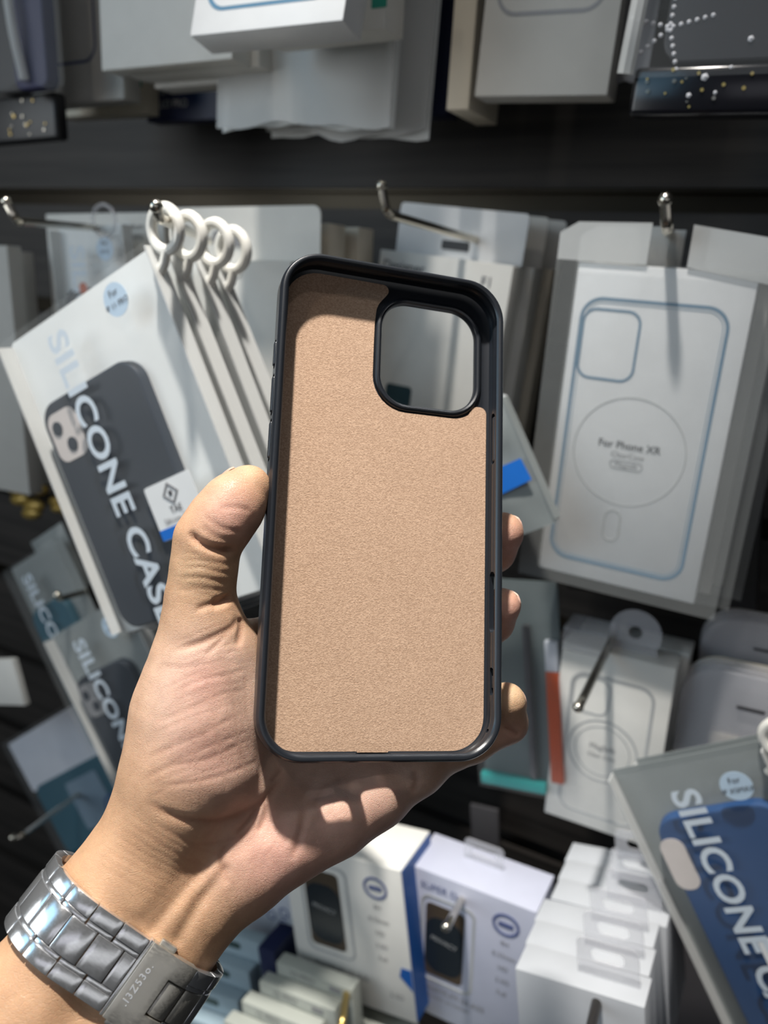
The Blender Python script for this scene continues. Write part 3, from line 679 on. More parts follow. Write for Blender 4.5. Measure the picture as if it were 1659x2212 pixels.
# ------------------------------------------------------------------ packs
def carton(M, w, h, t, mt, label, group=None, name='product_box', cat='box', bevel=0.0007):
    o = empty(name, M, label, cat, group)
    box('carton', -w / 2, w / 2, 0, h, -t, 0, mt, o, bevel)
    return o
def phone_print(o, w, h, a0, a1, b0, b1, ink, lw=0.0022, r=0.011, z=0.0002, cam=None, circ=None, pill=None, thin=GREYINK):
    """life-size line drawing of a phone case on the face of a box; a across, b down, as fractions"""
    X = lambda a: (a - 0.5) * w
    Y = lambda b: (1 - b) * h
    cx, cy, ww, hh = (X(a0) + X(a1)) / 2, (Y(b0) + Y(b1)) / 2, X(a1) - X(a0), Y(b0) - Y(b1)
    ring('printed_outline', rrect(ww, hh, r, cx, cy), rrect(ww - 2 * lw, hh - 2 * lw, r - lw, cx, cy), z, ink, o)
    if cam: ring('printed_camera', rrect(cam[2], cam[3], 0.008, X(cam[0]), Y(cam[1])), rrect(cam[2] - 0.003, cam[3] - 0.003, 0.0065, X(cam[0]), Y(cam[1])), z, ink, o)
    if circ: ring('printed_circle', circle(circ[2], X(circ[0]), Y(circ[1])), circle(circ[2] - circ[3], X(circ[0]), Y(circ[1])), z, thin, o)
    if pill: ring('printed_pill', rrect(pill[2], pill[3], pill[2] / 2, X(pill[0]), Y(pill[1])), rrect(pill[2] - 0.0024, pill[3] - 0.0024, pill[2] / 2 - 0.0012, X(pill[0]), Y(pill[1])), z, thin, o)

def bagmesh(name, w, h, z, mt, parent, bow=0.003, seed=0, n=14, y0=0.0, rag=0.0):
    """soft sheet of film: slightly bowed and wrinkled, with thickness"""
    r = random.Random(seed); vs, fs = [], []
    ph = [r.uniform(0, 6) for _ in range(6)]
    for i in range(n + 1):
        for j in range(n + 1):
            u, v = i / n, j / n; e = min(u, 1 - u, v, 1 - v)
            zz = z + bow * (1 - (2 * u - 1) ** 4) * (1 - (2 * v - 1) ** 4) + 0.0007 * math.sin(9 * u + ph[0] + 4 * v) * min(1, e * 6) + 0.0006 * math.sin(13 * v + ph[1]) * min(1, e * 6)
            yy = y0 + v * h + (rag * (math.sin(7 * u + ph[2]) + 0.6 * math.sin(17 * u + ph[3])) * (1 - v) ** 3)
            vs.append(((u - 0.5) * w, yy, zz))
    for i in range(n):
        for j in range(n):
            q = i * (n + 1) + j; fs.append((q, q + n + 1, q + n + 2, q + 1))
    m_ = len(vs); vs += [(x, y, zz - 0.00025) for x, y, zz in vs]; fs += [tuple(m_ + k for k in f[::-1]) for f in fs]
    bd = [j for j in range(n + 1)] + [i * (n + 1) + n for i in range(1, n + 1)] + [n * (n + 1) + j for j in range(n - 1, -1, -1)] + [i * (n + 1) for i in range(n - 1, 0, -1)]
    for a, b in zip(bd, bd[1:] + bd[:1]): fs.append((a, b, b + m_, a + m_))
    return raw(name, vs, fs, mt, parent)

def torus(name, R, r, x, y, z, mt, parent, n=36, k=10, squash=1.0, tilt=0.0):
    bm = bmesh.new(); rings = []
    for i in range(n):
        a = 2 * math.pi * i / n
        rings.append([bm.verts.new((x + (R + r * math.cos(b)) * math.cos(a), y + squash * (R + r * math.cos(b)) * math.sin(a), z + r * math.sin(b) + tilt * R * math.cos(a))) for b in [2 * math.pi * q / k for q in range(k)]])
    for i in range(n):
        A, B = rings[i], rings[(i + 1) % n]
        for q in range(k): bm.faces.new((A[q], B[q], B[(q + 1) % k], A[(q + 1) % k]))
    return bm_obj(name, bm, mt, parent)

def soft_case(o, cx, cy, w, h, z0, z1, mt, lenses, pad, r=0.012):
    """phone case lying in its bag: rounded shell with a camera pad and lenses"""
    c = sheet(None, 'silicone_case', [rrect(w, h, r, cx, cy)], z1, z1 - z0, mt, o, 0.0015)
    if pad:
        p = sheet(None, 'camera_cutout', [rrect(pad[2], pad[3], 0.007, pad[0], pad[1])], z1 + 0.0018, 0.0006, pad[4], c)
        for lx, ly, lr in lenses: sheet(None, 'lens', [circle(lr, lx, ly, 20)], z1 + 0.0022, 0.0006, mt, p)
    return c

def silicone_pack(M, w, h, case_mt, label, group, body='SILICONE CASE', sticker=('For', 'IP 11 PRO'), pad_mt=None, back=None, front=None, lens=((.150, .322), (.206, .385)), pad=(.194, .352, .026, .029), case_a=(.08, .70), case_b=(.245, .985), card=True, ring_=True, tx=.39, size=0.0225):
    o = empty('silicone_case_pack', M, label, 'phone case pack', group)
    X = lambda a: (a - 0.5) * w
    Y = lambda b: (1 - b) * h
    sheet(None, 'backing_sheet', [rrect(w, h, 0.003, 0, h / 2)], -0.0098, 0.0006, back or FROSTB, o)
    for sx in (-1, 1): box('side_seam', sx * w / 2 - 0.0006, sx * w / 2 + 0.0006, 0.002, h - 0.002, -0.0098, 0.0, front or FROSTW, o, 0)
    cw, ch = (case_a[1] - case_a[0]) * w, (case_b[1] - case_b[0]) * h
    soft_case(o, X(sum(case_a) / 2), Y(sum(case_b) / 2), cw, ch, -0.0094, -0.0042, case_mt,
              [(X(a), Y(b), 0.0042) for a, b in lens], (X(pad[0]), Y(pad[1]), pad[2], pad[3], pad_mt) if pad_mt else None)
    bagmesh('front_sheet', w, h, -0.0004, front or FROST, o, 0.0012, seed=len(label))
    if body: text('lettering', body, size, X(tx), Y(0.075), 0.0024, LETTER, o, -math.pi / 2, 0.026, 'LEFT', 0, 1.10, 1.03)
    if sticker:
        s = sheet(None, 'round_sticker', [circle(0.0088, X(.78), Y(.095))], 0.0022, 0.0002, ICE, o)
        text('sticker_writing', sticker[0], 0.0048, X(.78), Y(.075), 0.0025, DARKINK, s); text('sticker_writing', sticker[1], 0.0042, X(.78), Y(.108), 0.0025, DARKINK, s)
    if card:
        c = sheet(None, 'brand_label', [rrect(0.036, 0.031, 0.0018, X(.675), Y(.69))], 0.0023, 0.0002, PAPER, o)
        sheet(None, 'blue_band', [rrect(0.036, 0.006, 0.0004, X(.675), Y(.755))], 0.0025, 0.0001, BLUE, c)
        lg = [(X(.675) + a, Y(.648) + b) for a, b in ((0.0062, 0), (0, 0.0062), (-0.0062, 0), (0, -0.0062))]
        li = [(X(.675) + a * .72, Y(.648) + b * .72) for a, b in ((0.0062, 0), (0, 0.0062), (-0.0062, 0), (0, -0.0062))]
        ring('emblem', lg, li, 0.0026, MIDINK, c, 0.0001); sheet(None, 'emblem', [circle(0.0015, X(.675), Y(.648), 12)], 0.0026, 0.0001, DARKINK, c)
        text('brand_writing', 'TAE', 0.0052, X(.675), Y(.695), 0.0026, DARKINK, c, 0, 0.01); text('brand_writing', 'Silicone Case', 0.0044, X(.675), Y(.722), 0.0026, MIDINK, c)
    if ring_:
        hr = torus('hanger_ring', 0.0102, 0.0029, w / 2 + 0.0125, h + 0.001, -0.005, MILK, o, squash=1.0, tilt=0.12)
        tube('ring_stem', [(w / 2 + 0.009, h - 0.0075, -0.005), (w / 2 + 0.004, h - 0.013, -0.005), (w / 2 - 0.003, h - 0.017, -0.005)], 0.0026, MILK, hr)
    return o
def shift(M, dy, dx=0.0, dz=0.0, rot=0.0):
    return Matrix.Translation((dx, dy, dz)) @ M @ Matrix.Rotation(rot, 4, 'Z')

# ---- large frosted pack on the left
M1, w1, h1 = hang(tl=(-8, 746), tr=(308, 522), bl=(332, 1352), P=0.315)
PADC = mat('pale_pink_plastic', (0.66, 0.60, 0.57), 0.4)
packs = silicone_pack(M1, w1, h1, RUBBER_NAVY, 'large frosted SILICONE CASE pack with navy case left of the thumb, front of its pile', 'silicone case packs on the left hook', pad_mt=PADC)
for i, lab in enumerate(('second frosted pack of the pile behind the large SILICONE CASE pack', 'third frosted pack of the pile behind the large SILICONE CASE pack', 'rearmost frosted pack of the pile behind the large SILICONE CASE pack')):
    c = copy_tree(packs); c['label'] = lab
    c.matrix_world = M1 @ Matrix.Translation((0.0025 * (i + 1), -0.004 * (i + 1), -0.0137 * (i + 1))) @ Matrix.Rotation((0.006, -0.004, 0.012)[i], 4, 'Z')
hook((337, 446), (343, 470), (452, 520), 0.300, 0.42, 'chrome wire hook carrying the large frosted silicone case packs with white rings')
hook((14, 436), (36, 478), (205, 492), 0.34, 0.48, 'chrome wire hook at the left edge, above the gap beside the white box')

# ---- box behind it with the small print and box marked 11 PRO
Mb, wb_, hb = hang(tl=(98, 462), tr=(352, 458), h=0.19, P=0.50)
o = carton(Mb, wb_, hb, 0.012, CARD, 'white box with small grey print, standing behind the SILICONE CASE pack on the left')
sheet(None, 'hang_hole', [rrect(0.020, 0.0075, 0.003, wb_ * 0.06, hb - 0.013)], 0.0003, 0.0002, BLACK, o)
text('print', 'Platinum', 0.0065, wb_ * 0.26, hb - 0.0105, 0.0004, MIDINK, o); text('print', 'Quality', 0.0065, wb_ * 0.27, hb - 0.018, 0.0004, MIDINK, o)
Mb, wb_, hb = hang(tl=(105, 492), tr=(262, 478), h=0.2, P=0.47)
o = silicone_pack(Mb, wb_, hb, RUBBER_NAVY, 'dim frosted pack with red spot and pale sticker behind the large SILICONE CASE pack', None, card=False, ring_=False, sticker=('For', 'IP 12'), case_a=(.1, .9))
sheet(None, 'red_print', [circle(0.0045, -wb_ * 0.06, hb * 0.76)], 0.0026, 0.0003, ORANGE, o)
torus('hanger_ring', 0.012, 0.0016, wb_ * 0.22, hb + 0.002, -0.004, CLEARD, o)
Mb, wb_, hb = hang(tl=(345, 461), tr=(640, 457), h=0.215, P=0.455)
o = empty('product_box', Mb, 'tall white box with a header card marked 11 PRO, left of the phone case', 'box')
hd = sheet(None, 'header_card', [rrect(wb_ + 0.012, 0.05, 0.006, 0.005, hb - 0.02)], -0.012, 0.0012, CARD, o)
box('carton', -wb_ / 2, wb_ / 2, 0, hb - 0.031, -0.018, 0.006, CARD, o)
sheet(None, 'hang_hole', [rrect(0.030, 0.011, 0.005, -wb_ * 0.05, hb - 0.016)], -0.0112, 0.0004, MIDINK, o)  # flat grey patch, stands in for the shadow smudge on the header card
text('print', '11 PRO', 0.0085, wb_ * 0.05, hb - 0.040, 0.0064, MIDINK, o)
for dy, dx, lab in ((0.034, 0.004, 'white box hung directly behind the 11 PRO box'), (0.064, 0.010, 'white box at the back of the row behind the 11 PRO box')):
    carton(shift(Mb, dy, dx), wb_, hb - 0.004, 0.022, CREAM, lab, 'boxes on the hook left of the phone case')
o['group'] = 'boxes on the hook left of the phone case'

# ---- boxes in the middle, seen above and through the phone case
Mb, wb_, hb = hang(tl=(822, 538), tr=(1110, 574), h=0.20, P=0.53)
o = empty('product_box', Mb, 'white box with dark print and header card, right above the phone case', 'box', 'boxes on the middle hook')
box('carton', -wb_ / 2, wb_ / 2, 0, hb, -0.022, 0, CARD, o)
hd = sheet(None, 'header_card', [rrect(wb_ * 0.96, 0.060, 0.003, 0.002, hb + 0.004)], -0.016, 0.0012, BRIGHT, o)
sheet(None, 'hang_hole', [rrect(0.021, 0.0062, 0.001, 0.0, hb + 0.0085)], -0.0152, 0.0004, BLACK, o)
text('print', 'Designer', 0.0092, -wb_ * 0.30, hb - 0.0100, 0.0004, DARKINK, o, 0, 0.01)
text('print', 'F1', 0.0095, wb_ * 0.33, hb - 0.0130, 0.0004, MIDINK, o, 0, 0.012)
sheet(None, 'dark_panel', [rrect(0.0215, 0.034, 0.003, -wb_ * 0.22, 0.0895)], 0.0004, 0.0003, mat('petrol_print', (0.02, 0.055, 0.07), 0.5), o)
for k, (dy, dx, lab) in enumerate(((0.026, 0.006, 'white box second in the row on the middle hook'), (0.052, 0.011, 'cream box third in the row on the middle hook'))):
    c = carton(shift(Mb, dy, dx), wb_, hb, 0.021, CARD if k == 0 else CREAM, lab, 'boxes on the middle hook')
    sheet(None, 'header_card', [rrect(wb_ * 0.96, 0.060, 0.003, 0.002, hb + 0.004)], -0.014, 0.0012, CARD, c)
hook((824, 402), (836, 462), (1028, 518), 0.44, 0.545, 'chrome wire hook with upturned tip above the top edge of the held phone case')

# ---- slanting frosted pack peeping out on the right of the held case
Mb, wb_, hb = hang(tl=(908, 935), tr=(1080, 852), br=(1198, 1130), P=0.44)
o = silicone_pack(Mb, wb_, hb, DUSK, 'slanting frosted pack with blue label, half hidden behind the held case', None, body='', ring_=False, sticker=None, front=DIMFROST, case_a=(.05, .6), card=False)
iv = Mb.inverted(); q = [iv @ Vector(at(u, v, 0.44)) for u, v in ((1070, 1013), (1128, 988), (1152, 1034), (1070, 1074))]
sheet(None, 'blue_label', [[(p.x, p.y) for p in q][::-1]], 0.0030, 0.0003, BLUE, o)

# ---- box for phone XR in its bag, right
PX = dict(tl=0.47, tr=0.47, bl=0.477, br=0.477)
Mx, wx, hx = hang(tl=(1250, 566), tr=(1643, 592), bl=(1184, 1230), P=PX)
def xr_box(M, label):
    o = empty('boxed_clear_case', M, label, 'box', 'bagged boxes on the right hook')
    box('carton', -wx / 2, wx / 2, 0, hx, -0.016, 0, BRIGHT, o, 0.0009)
    phone_print(o, wx, hx, .05, .90, .095, .945, BLUEINK, 0.0019, 0.0125, cam=(.245, .235, .0335, .0405), circ=(.46, .555, .0325, .0006), pill=(.43, .80, .0105, .0205))
    ring('printed_outline', rrect(.85 * wx - 0.006, .85 * hx - 0.006, 0.0095, -.025 * wx, .48 * hx), rrect(.85 * wx - 0.0066, .85 * hx - 0.0066, 0.0092, -.025 * wx, .48 * hx), 0.0002, BLUEINK, o)
    y = hx * (1 - .535)
    text('print', 'For Phone XR', 0.0062, -.04 * wx, y, 0.0003, DARKINK, o, 0, 0.014); text('print', 'ClearCase', 0.0046, -.04 * wx, y - 0.0058, 0.0003, MIDINK, o)
    text('print', 'Magsafe', 0.0042, -.04 * wx, y - 0.0115, 0.0003, MIDINK, o); ring('printed_badge', rrect(0.019, 0.0052, 0.0026, -.04 * wx, y - 0.0115), rrect(0.0182, 0.0044, 0.0022, -.04 * wx, y - 0.0115), 0.0003, MIDINK, o, 0.0001)
    return o
def xr_bag(o, seed):
    bw = wx * 1.26; hd = 0.0225
    b = bagmesh('clear_bag', bw, hx + 0.007, 0.0022, BAGFILM, o, 0.001, seed, y0=-0.006)
    top = hx + hd; n0, n1 = -0.0100, 0.0112
    left = [(-bw / 2, hx + 0.001), (n0, hx + 0.001), (n0, top), (-bw / 2 + 0.010, top - 0.001), (-bw / 2, top - 0.007)]
    right = [(n1, hx + 0.001), (bw / 2, hx - 0.006), (bw / 2, top - 0.006), (n1, top)]
    for q in (left, right): sheet(None, 'bag_header', [q], 0.0012, 0.0006, FROSTW, o)
    return b
xo = xr_box(Mx, 'white box printed For Phone XR in a clear bag on the right hook'); xr_bag(xo, 3)
for dy, dx, lab in ((0.022, 0.006, 'white box in a clear bag second on the right hook, behind the XR box'), (0.044, 0.011, 'white box in a clear bag rearmost on the right hook, behind the XR box')):
    c = carton(shift(Mx, dy, dx), wx, hx, 0.016, CARD, lab, 'bagged boxes on the right hook'); xr_bag(c, 5 + int(dy * 100))
hook((1437, 432), (1441, 495), (1456, 520), 0.445, 0.60, 'chrome wire hook with bright tip above the XR box', 0.0030)
Mb, wb_, hb = hang(bl=(1165, 1262), br=(1560, 1305), h=0.17, P=0.545)
o = carton(Mb, wb_, hb, 0.02, BLACK, 'black pack at the back of the right hook, lower edge showing below the XR box', None, 'phone_case_pack', 'phone case pack')
# ---- upper row, left to right
Ma, wa, ha = hang(bl=(-95, 262), br=(132, 236), P=0.45, h=0.2)
o = empty('bagged_phone_case', Ma, 'silvery bag with a navy case inside at the upper left corner of the picture', 'phone case pack')
soft_case(o, 0.022, 0.118, 0.032, 0.2, -0.012, -0.003, mat('indigo_silicone', (0.012, 0.014, 0.075), 0.5), [], None, 0.006)
soft_case(o, -0.012, 0.105, 0.034, 0.17, -0.020, -0.013, BLACK, [], None, 0.006)
bagmesh('clear_bag', wa * 0.98, 0.19, 0.0, CLEAR, o, 0.003, 21, y0=0.018, rag=0.004)
tube('bag_fold', bez([(wa * .16, 0.022, 0.002), (wa * .13, 0.06, 0.006), (wa * .08, 0.12, 0.004), (wa * .10, 0.19, 0.003)], 5), 0.0036, FROSTW, o, 8)
Ma, wa, ha = hang(bl=(-80, 318), br=(122, 300), P=0.47, h=0.04)
o = empty('jewelled_phone_case', Ma, 'black case with gold glints under the silvery bag at the upper left', 'phone case')
box('case_shell', -wa / 2, wa / 2, 0, 0.034, -0.012, 0, BLACK, o, 0.003, 3)
for k in range(14):
    sheet(None, 'glitter_stone', [circle(rng.uniform(.0007, .0016), rng.uniform(0.0, wa * .46), rng.uniform(.004, .030), 8)], 0.001, 0.0008, BRASS if k % 2 else STEEL, o)
Ma, wa, ha = hang(bl=(62, 232), br=(262, 214), P=0.50, h=0.2)
o = carton(Ma, wa, ha, 0.018, GREY, 'grey box with a navy phone outline, beside the silvery bag at the upper left')
phone_print(o, wa, ha, .06, .74, -.2, .86, NAVYINK, 0.002, 0.013, circ=(.30, .25, .030, .0005))
Ma, wa, ha = hang(bl=(128, 254), br=(316, 244), P=0.545, h=0.2)
o = carton(Ma, wa, ha, 0.018, CREAM, 'cream box with a green corner mark, behind the grey outlined box')
sheet(None, 'green_mark', [rrect(0.011, 0.013, 0.0005, wa * .41, 0.026)], 0.0004, 0.0003, GREEN, o)
Ma, wa, ha = hang(bl=(219, 153), br=(500, 127), P=0.46, h=0.185)
o = carton(Ma, wa, ha, 0.02, CARD, 'white box with a blue phone outline, left of the brightest box in the upper row', 'boxes on the upper left hook')
phone_print(o, wa, ha, .05, .96, .05, .74, BLUEINK, 0.0022, 0.014, circ=(.62, .42, .030, .0005), pill=(.62, .57, .010, .018))
for dy, dx, dz, lab in ((0.021, 0.006, 0.000, 'white box directly behind the blue outlined box of the upper row'), (0.042, 0.010, -0.003, 'rear white box of the stack with the blue outlined box')):
    carton(shift(Ma, dy, dx, dz), wa, ha, 0.020, CARD, lab, 'boxes on the upper left hook')
Ma, wa, ha = hang(bl=(318, 264), br=(500, 256), P=0.56, h=0.12)
o = carton(Ma, wa, ha, 0.016, NAVY, 'dark navy box with pale lettering SUPER FROSTED, under the white boxes of the upper row')
text('lettering', 'SUPER FROSTED', 0.0085, -wa * .14, 0.0235, 0.0004, GREYINK, o, 0, 0.005); text('lettering', 'HELLO PRO', 0.0085, -wa * .24, 0.0130, 0.0004, GREYINK, o, 0, 0.005)
Ma, wa, ha = hang(tl=(404, -330), bl=(410, 78), br=(740, 44), P=dict(tl=.415, bl=.39, br=.39), anchor='bl')
o = carton(Ma, wa, ha, 0.020, BRIGHT, 'brightest white box at the top, its blue phone outline cut by the picture edge', None)
phone_print(o, wa, ha, .08, .93, .08, .885, BLUEINK, 0.002, 0.013)
phone_print(o, wa, ha, .10, .91, .09, .873, BLUEINK, 0.0006, 0.012)
Ma, wa, ha = hang(bl=(560, 92), br=(824, 62), P=0.452, h=0.18)
o = carton(Ma, wa, ha, 0.024, CARD, 'white box with a green band on its edge, behind the brightest box at the top')
sheet(None, 'green_band', [rrect(0.010, 0.0155, 0.0005, wa * .455, 0.0185)], 0.0004, 0.0003, GREEN, o)
Ma, wa, ha = hang(bl=(475, 274), br=(850, 268), P=0.50, h=0.155)
o = empty('frosted_bag', Ma, 'frosted plastic bag with a small black strip, hanging under the brightest box', 'plastic bag', 'frosted bags of the upper row')
bagmesh('film', wa, ha, 0.0, FROSTW, o, 0.004, 33, rag=0.0022); bagmesh('film', wa, ha, -0.007, FROSTB, o, -0.002, 34, rag=0.002)
sheet(None, 'black_strip', [rrect(0.038, 0.0078, 0.0008, -wa * .27, 0.0470)], 0.0050, 0.0003, MIDINK, o)
Ma, wa, ha = hang(bl=(585, 292), br=(930, 292), P=0.525, h=0.165)
o = empty('frosted_bag', Ma, 'second frosted bag, lower and further right, behind the bag with the black strip', 'plastic bag', 'frosted bags of the upper row')
bagmesh('film', wa, ha, 0.0, FROSTW, o, 0.004, 43, rag=0.003); bagmesh('film', wa, ha, -0.007, FROSTB, o, -0.002, 44, rag=0.002)
box('white_insert', -wa * .35, wa * .36, 0.038, ha, -0.006, -0.0015, CREAM, o)
Ma, wa, ha = hang(bl=(880, 250), br=(972, 248), P=0.56, h=0.16)
carton(Ma, wa, ha, 0.02, NAVY, 'narrow dark pack between the frosted bags and the cream box', None, 'phone_case_pack', 'phone case pack')
Ma, wa, ha = hang(bl=(966, 238), br=(1014, 236), P=0.515, h=0.17)
carton(Ma, wa, ha, 0.052, CREAM, 'cream box seen edge on, left of the grey outlined box in the upper row')
Ma, wa, ha = hang(bl=(1048, 208), br=(1338, 205), P=0.50, h=0.19)
o = carton(Ma, wa, ha, 0.02, GREY, 'grey box with a dark phone outline and a pill shape, upper right')
phone_print(o, wa, ha, .09, .90, -.02, .775, MIDINK, 0.0022, 0.013, pill=(.49, .26 + .33, .0115, .0235), thin=MIDINK)
Ma, wa, ha = hang(bl=(1318, 172), br=(1420, 170), P=0.515, h=0.16)
o = empty('frosted_bag', Ma, 'smoky plastic bag between the grey box and the black starfish pack', 'plastic bag')
bagmesh('film', wa, ha, 0.0, mat('smoky_film', (0.34, 0.34, 0.36), 0.35, alpha=0.55), o, 0.004, 51, rag=0.002)
Ma, wa, ha = hang(bl=(1352, 262), br=(1760, 258), P=0.455, h=0.19)
o = empty('jewelled_case_pack', Ma, 'black phone case with a white rhinestone star in a clear bag, upper right corner', 'phone case pack')
DARKSH = mat('charcoal_shell', (0.018, 0.018, 0.022), 0.45)
soft_case(o, 0.012, 0.113, wa * .86, 0.17, -0.014, -0.004, DARKSH, [], None, 0.010)
lowc = box('glitter_edge', -wa * .45, wa * .5, 0.003, 0.026, -0.018, -0.002, mat('black_gloss', (0.008, 0.008, 0.011), 0.18), o, 0.003, 3)
GEM = mat('rhinestone', (0.80, 0.80, 0.84), 0.15, coat=0.5)
def gem(x, y, r):
    bm = bmesh.new(); bmesh.ops.create_icosphere(bm, subdivisions=1, radius=r); bmesh.ops.translate(bm, verts=bm.verts, vec=(x, y, -0.0028)); bm_obj('rhinestone', bm, GEM, o, False)
sx, sy = -wa * .285, 0.0430
for a, n in ((88, 7), (12, 6), (-72, 6), (-140, 6), (165, 6)):
    for k in range(n): gem(sx + math.cos(math.radians(a)) * .0037 * (k + .4), sy + math.sin(math.radians(a)) * .0037 * (k + .4), .00125)
for gx, gy, gr in ((.06, .083, .0015), (.14, .060, .0015), (.155, .036, .0017), (-.05, .020, .0021), (-.12, .012, .0016), (.02, .013, .0014), (.08, .024, .0012)): gem(gx * 1.0 * wa, gy, gr)
for k in range(16): sheet(None, 'glitter_stone', [circle(rng.uniform(.0005, .0011), rng.uniform(-wa * .4, wa * .2), rng.uniform(.006, .024), 8)], -0.0012, 0.0006, BRASS if k % 3 else STEEL, o)
bagmesh('clear_bag', wa, 0.18, 0.001, CLEAR, o, 0.002, 61, y0=0.02)
tube('bag_fold', bez([(-wa * .49, 0.022, 0.001), (-wa * .46, 0.05, 0.005), (-wa * .43, 0.10, 0.004), (-wa * .41, 0.19, 0.003)], 5), 0.0042, FROSTW, o, 8)

# ---- left edge: boxes side by side
Ml, wl, hl = hang(tl=(-260, 532), tr=(14, 530), P=0.46, h=0.212)
carton(Ml, wl, hl, 0.014, GREY, 'pale box at the left edge of the picture, beside the SILICONE CASE pack', 'boxes at the left edge')  # white box; its shade is put into the grey colour
Ml, wl, hl = hang(tl=(-200, 545), tr=(42, 543), P=0.485, h=0.207)
carton(Ml, wl, hl, 0.014, GREY, 'white box toned grey for shade, behind the pale box at the left edge', 'boxes at the left edge')

# ---- lower left: hanging packs
Mc, wc_, hc = hang(tl=(92, 1384), tr=(262, 1287), bl=(252, 1810), P=0.415)
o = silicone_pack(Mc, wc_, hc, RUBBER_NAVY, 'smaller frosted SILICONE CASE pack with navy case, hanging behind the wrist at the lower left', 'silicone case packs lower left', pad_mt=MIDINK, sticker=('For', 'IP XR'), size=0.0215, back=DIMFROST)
c = copy_tree(o); c.matrix_world = shift(Mc, 0.022, 0.006, 0.002, 0.03); c['label'] = 'frosted pack behind the smaller SILICONE CASE pack at the lower left'
Mc, wc_, hc = hang(tl=(4, 1236), tr=(112, 1166), bl=(106, 1672), P=0.45)
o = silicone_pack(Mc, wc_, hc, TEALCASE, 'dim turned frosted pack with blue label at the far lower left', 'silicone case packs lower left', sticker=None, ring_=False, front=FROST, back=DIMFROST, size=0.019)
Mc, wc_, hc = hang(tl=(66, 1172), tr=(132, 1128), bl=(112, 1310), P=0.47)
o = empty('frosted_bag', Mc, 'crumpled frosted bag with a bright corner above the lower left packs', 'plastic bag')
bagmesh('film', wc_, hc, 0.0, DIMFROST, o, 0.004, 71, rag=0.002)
hook((124, 1286), (128, 1294), (240, 1262), 0.41, 0.52, 'wire hook with a bright tip over the smaller SILICONE CASE pack')
Mc, wc_, hc = hang(tl=(14, 1610), tr=(195, 1500), bl=(78, 1872), P=0.50)
o = empty('blue_case_pack', Mc, 'teal blue phone case in a clear pack with white card, left of the wrist', 'phone case pack')
sheet(None, 'white_card', [rrect(wc_, hc * .44, 0.003, 0, hc * .78)], -0.002, 0.0012, COOL, o)
soft_case(o, 0, hc * .28, wc_ * .94, hc * .6, -0.010, -0.003, TEALCASE, [], None, 0.012)
sheet(None, 'pale_panel', [rrect(wc_ * .34, hc * .40, 0.004, wc_ * .02, hc * .30)], -0.0006, 0.0004, mat('dim_blue_card', (0.16, 0.24, 0.32), 0.4), o)
ring('round_cutout', circle(0.016, wc_ * .20, hc * .17), circle(0.0128, wc_ * .20, hc * .17), -0.0004, RUBBER_BLUE, o)
bagmesh('clear_bag', wc_ * 1.06, hc * 1.03, 0.002, CLEAR, o, 0.002, 81)
hook((28, 1810), (48, 1806), (205, 1688), 0.385, 0.545, 'long wire hook with a round bright tip, left of the watch')
Mc, wc_, hc = hang(tl=(-150, 1428), tr=(26, 1425), P=0.43, h=0.045)
carton(Mc, wc_, hc, 0.006, CARD, 'white box cut by the left edge, beside the dim turned frosted pack')
Mc, wc_, hc = hang(tl=(46, 1066), tr=(190, 1062), P=0.585, h=0.012)
o = empty('gold_ornament', Mc, 'gold metallic trinkets glinting behind the large SILICONE CASE pack', 'trinket')
for k in range(14):
    bm = bmesh.new(); bmesh.ops.create_icosphere(bm, subdivisions=2, radius=rng.uniform(.006, .012)); bmesh.ops.scale(bm, verts=bm.verts, vec=(1.6, .7, .6)); bmesh.ops.translate(bm, verts=bm.verts, vec=((k % 7 / 6 - .5) * wc_, rng.uniform(-.012, .022), rng.uniform(-.004, .006))); bm_obj('gold_leaf', bm, mat('gold_leaf', (0.42, 0.29, 0.07), 0.35, 0.35), o)

# ---- middle right: packs under the XR box
Mm, wm, hm_ = hang(tl=(1010, 1250), tr=(1200, 1262), br=(1150, 1712), P=0.50)
o = empty('clear_case_pack', Mm, 'clear pack with an orange edge and teal foot, right of the finger tips', 'phone case pack')
sheet(None, 'grey_card', [rrect(wm * .98, hm_ * .99, 0.003, 0, hm_ / 2)], -0.006, 0.0012, mat('slate_card', (0.13, 0.16, 0.165), 0.5), o)
box('orange_strip', wm * .34, wm * .485, hm_ * .07, hm_ * .60, -0.005, 0.001, ORANGE, o, 0.001)
box('white_strip', wm * .34, wm * .485, hm_ * .60, hm_ * .74, -0.005, 0.0005, COOL, o, 0.001)
box('teal_foot', -wm * .5, wm * .28, 0.001, hm_ * .06, -0.005, 0.002, TEAL, o, 0.001)
box('grey_strip', wm * .10, wm * .17, hm_ * .07, hm_ * .80, -0.005, 0.0005, DUSK, o, 0.0006)
bagmesh('clear_bag', wm * 1.02, hm_ * 1.01, 0.004, CLEAR, o, 0.001, 91)
Mm, wm, hm_ = hang(tl=(1216, 1386), tr=(1462, 1446), bl=(1146, 1744), P=dict(tl=.50, tr=.50, bl=.503))
o = carton(Mm, wm, hm_, 0.024, CARD, 'grey white box with a phone outline and ring print under a round clear tab')
phone_print(o, wm, hm_, .11, .87, .13, .93, GREYINK, 0.0022, 0.011, cam=(.31, .25, .026, .028), circ=(.47, .54, .024, .0014))
ring('printed_circle', circle(0.019, (.47 - .5) * wm, (1 - .54) * hm_), circle(0.0182, (.47 - .5) * wm, (1 - .54) * hm_), 0.0002, GREYINK, o)
text('print', 'MagSafe', 0.0055, (.47 - .5) * wm, (1 - .52) * hm_, 0.0003, MIDINK, o); text('print', 'Clear Case', 0.0042, (.47 - .5) * wm, (1 - .57) * hm_, 0.0003, MIDINK, o)
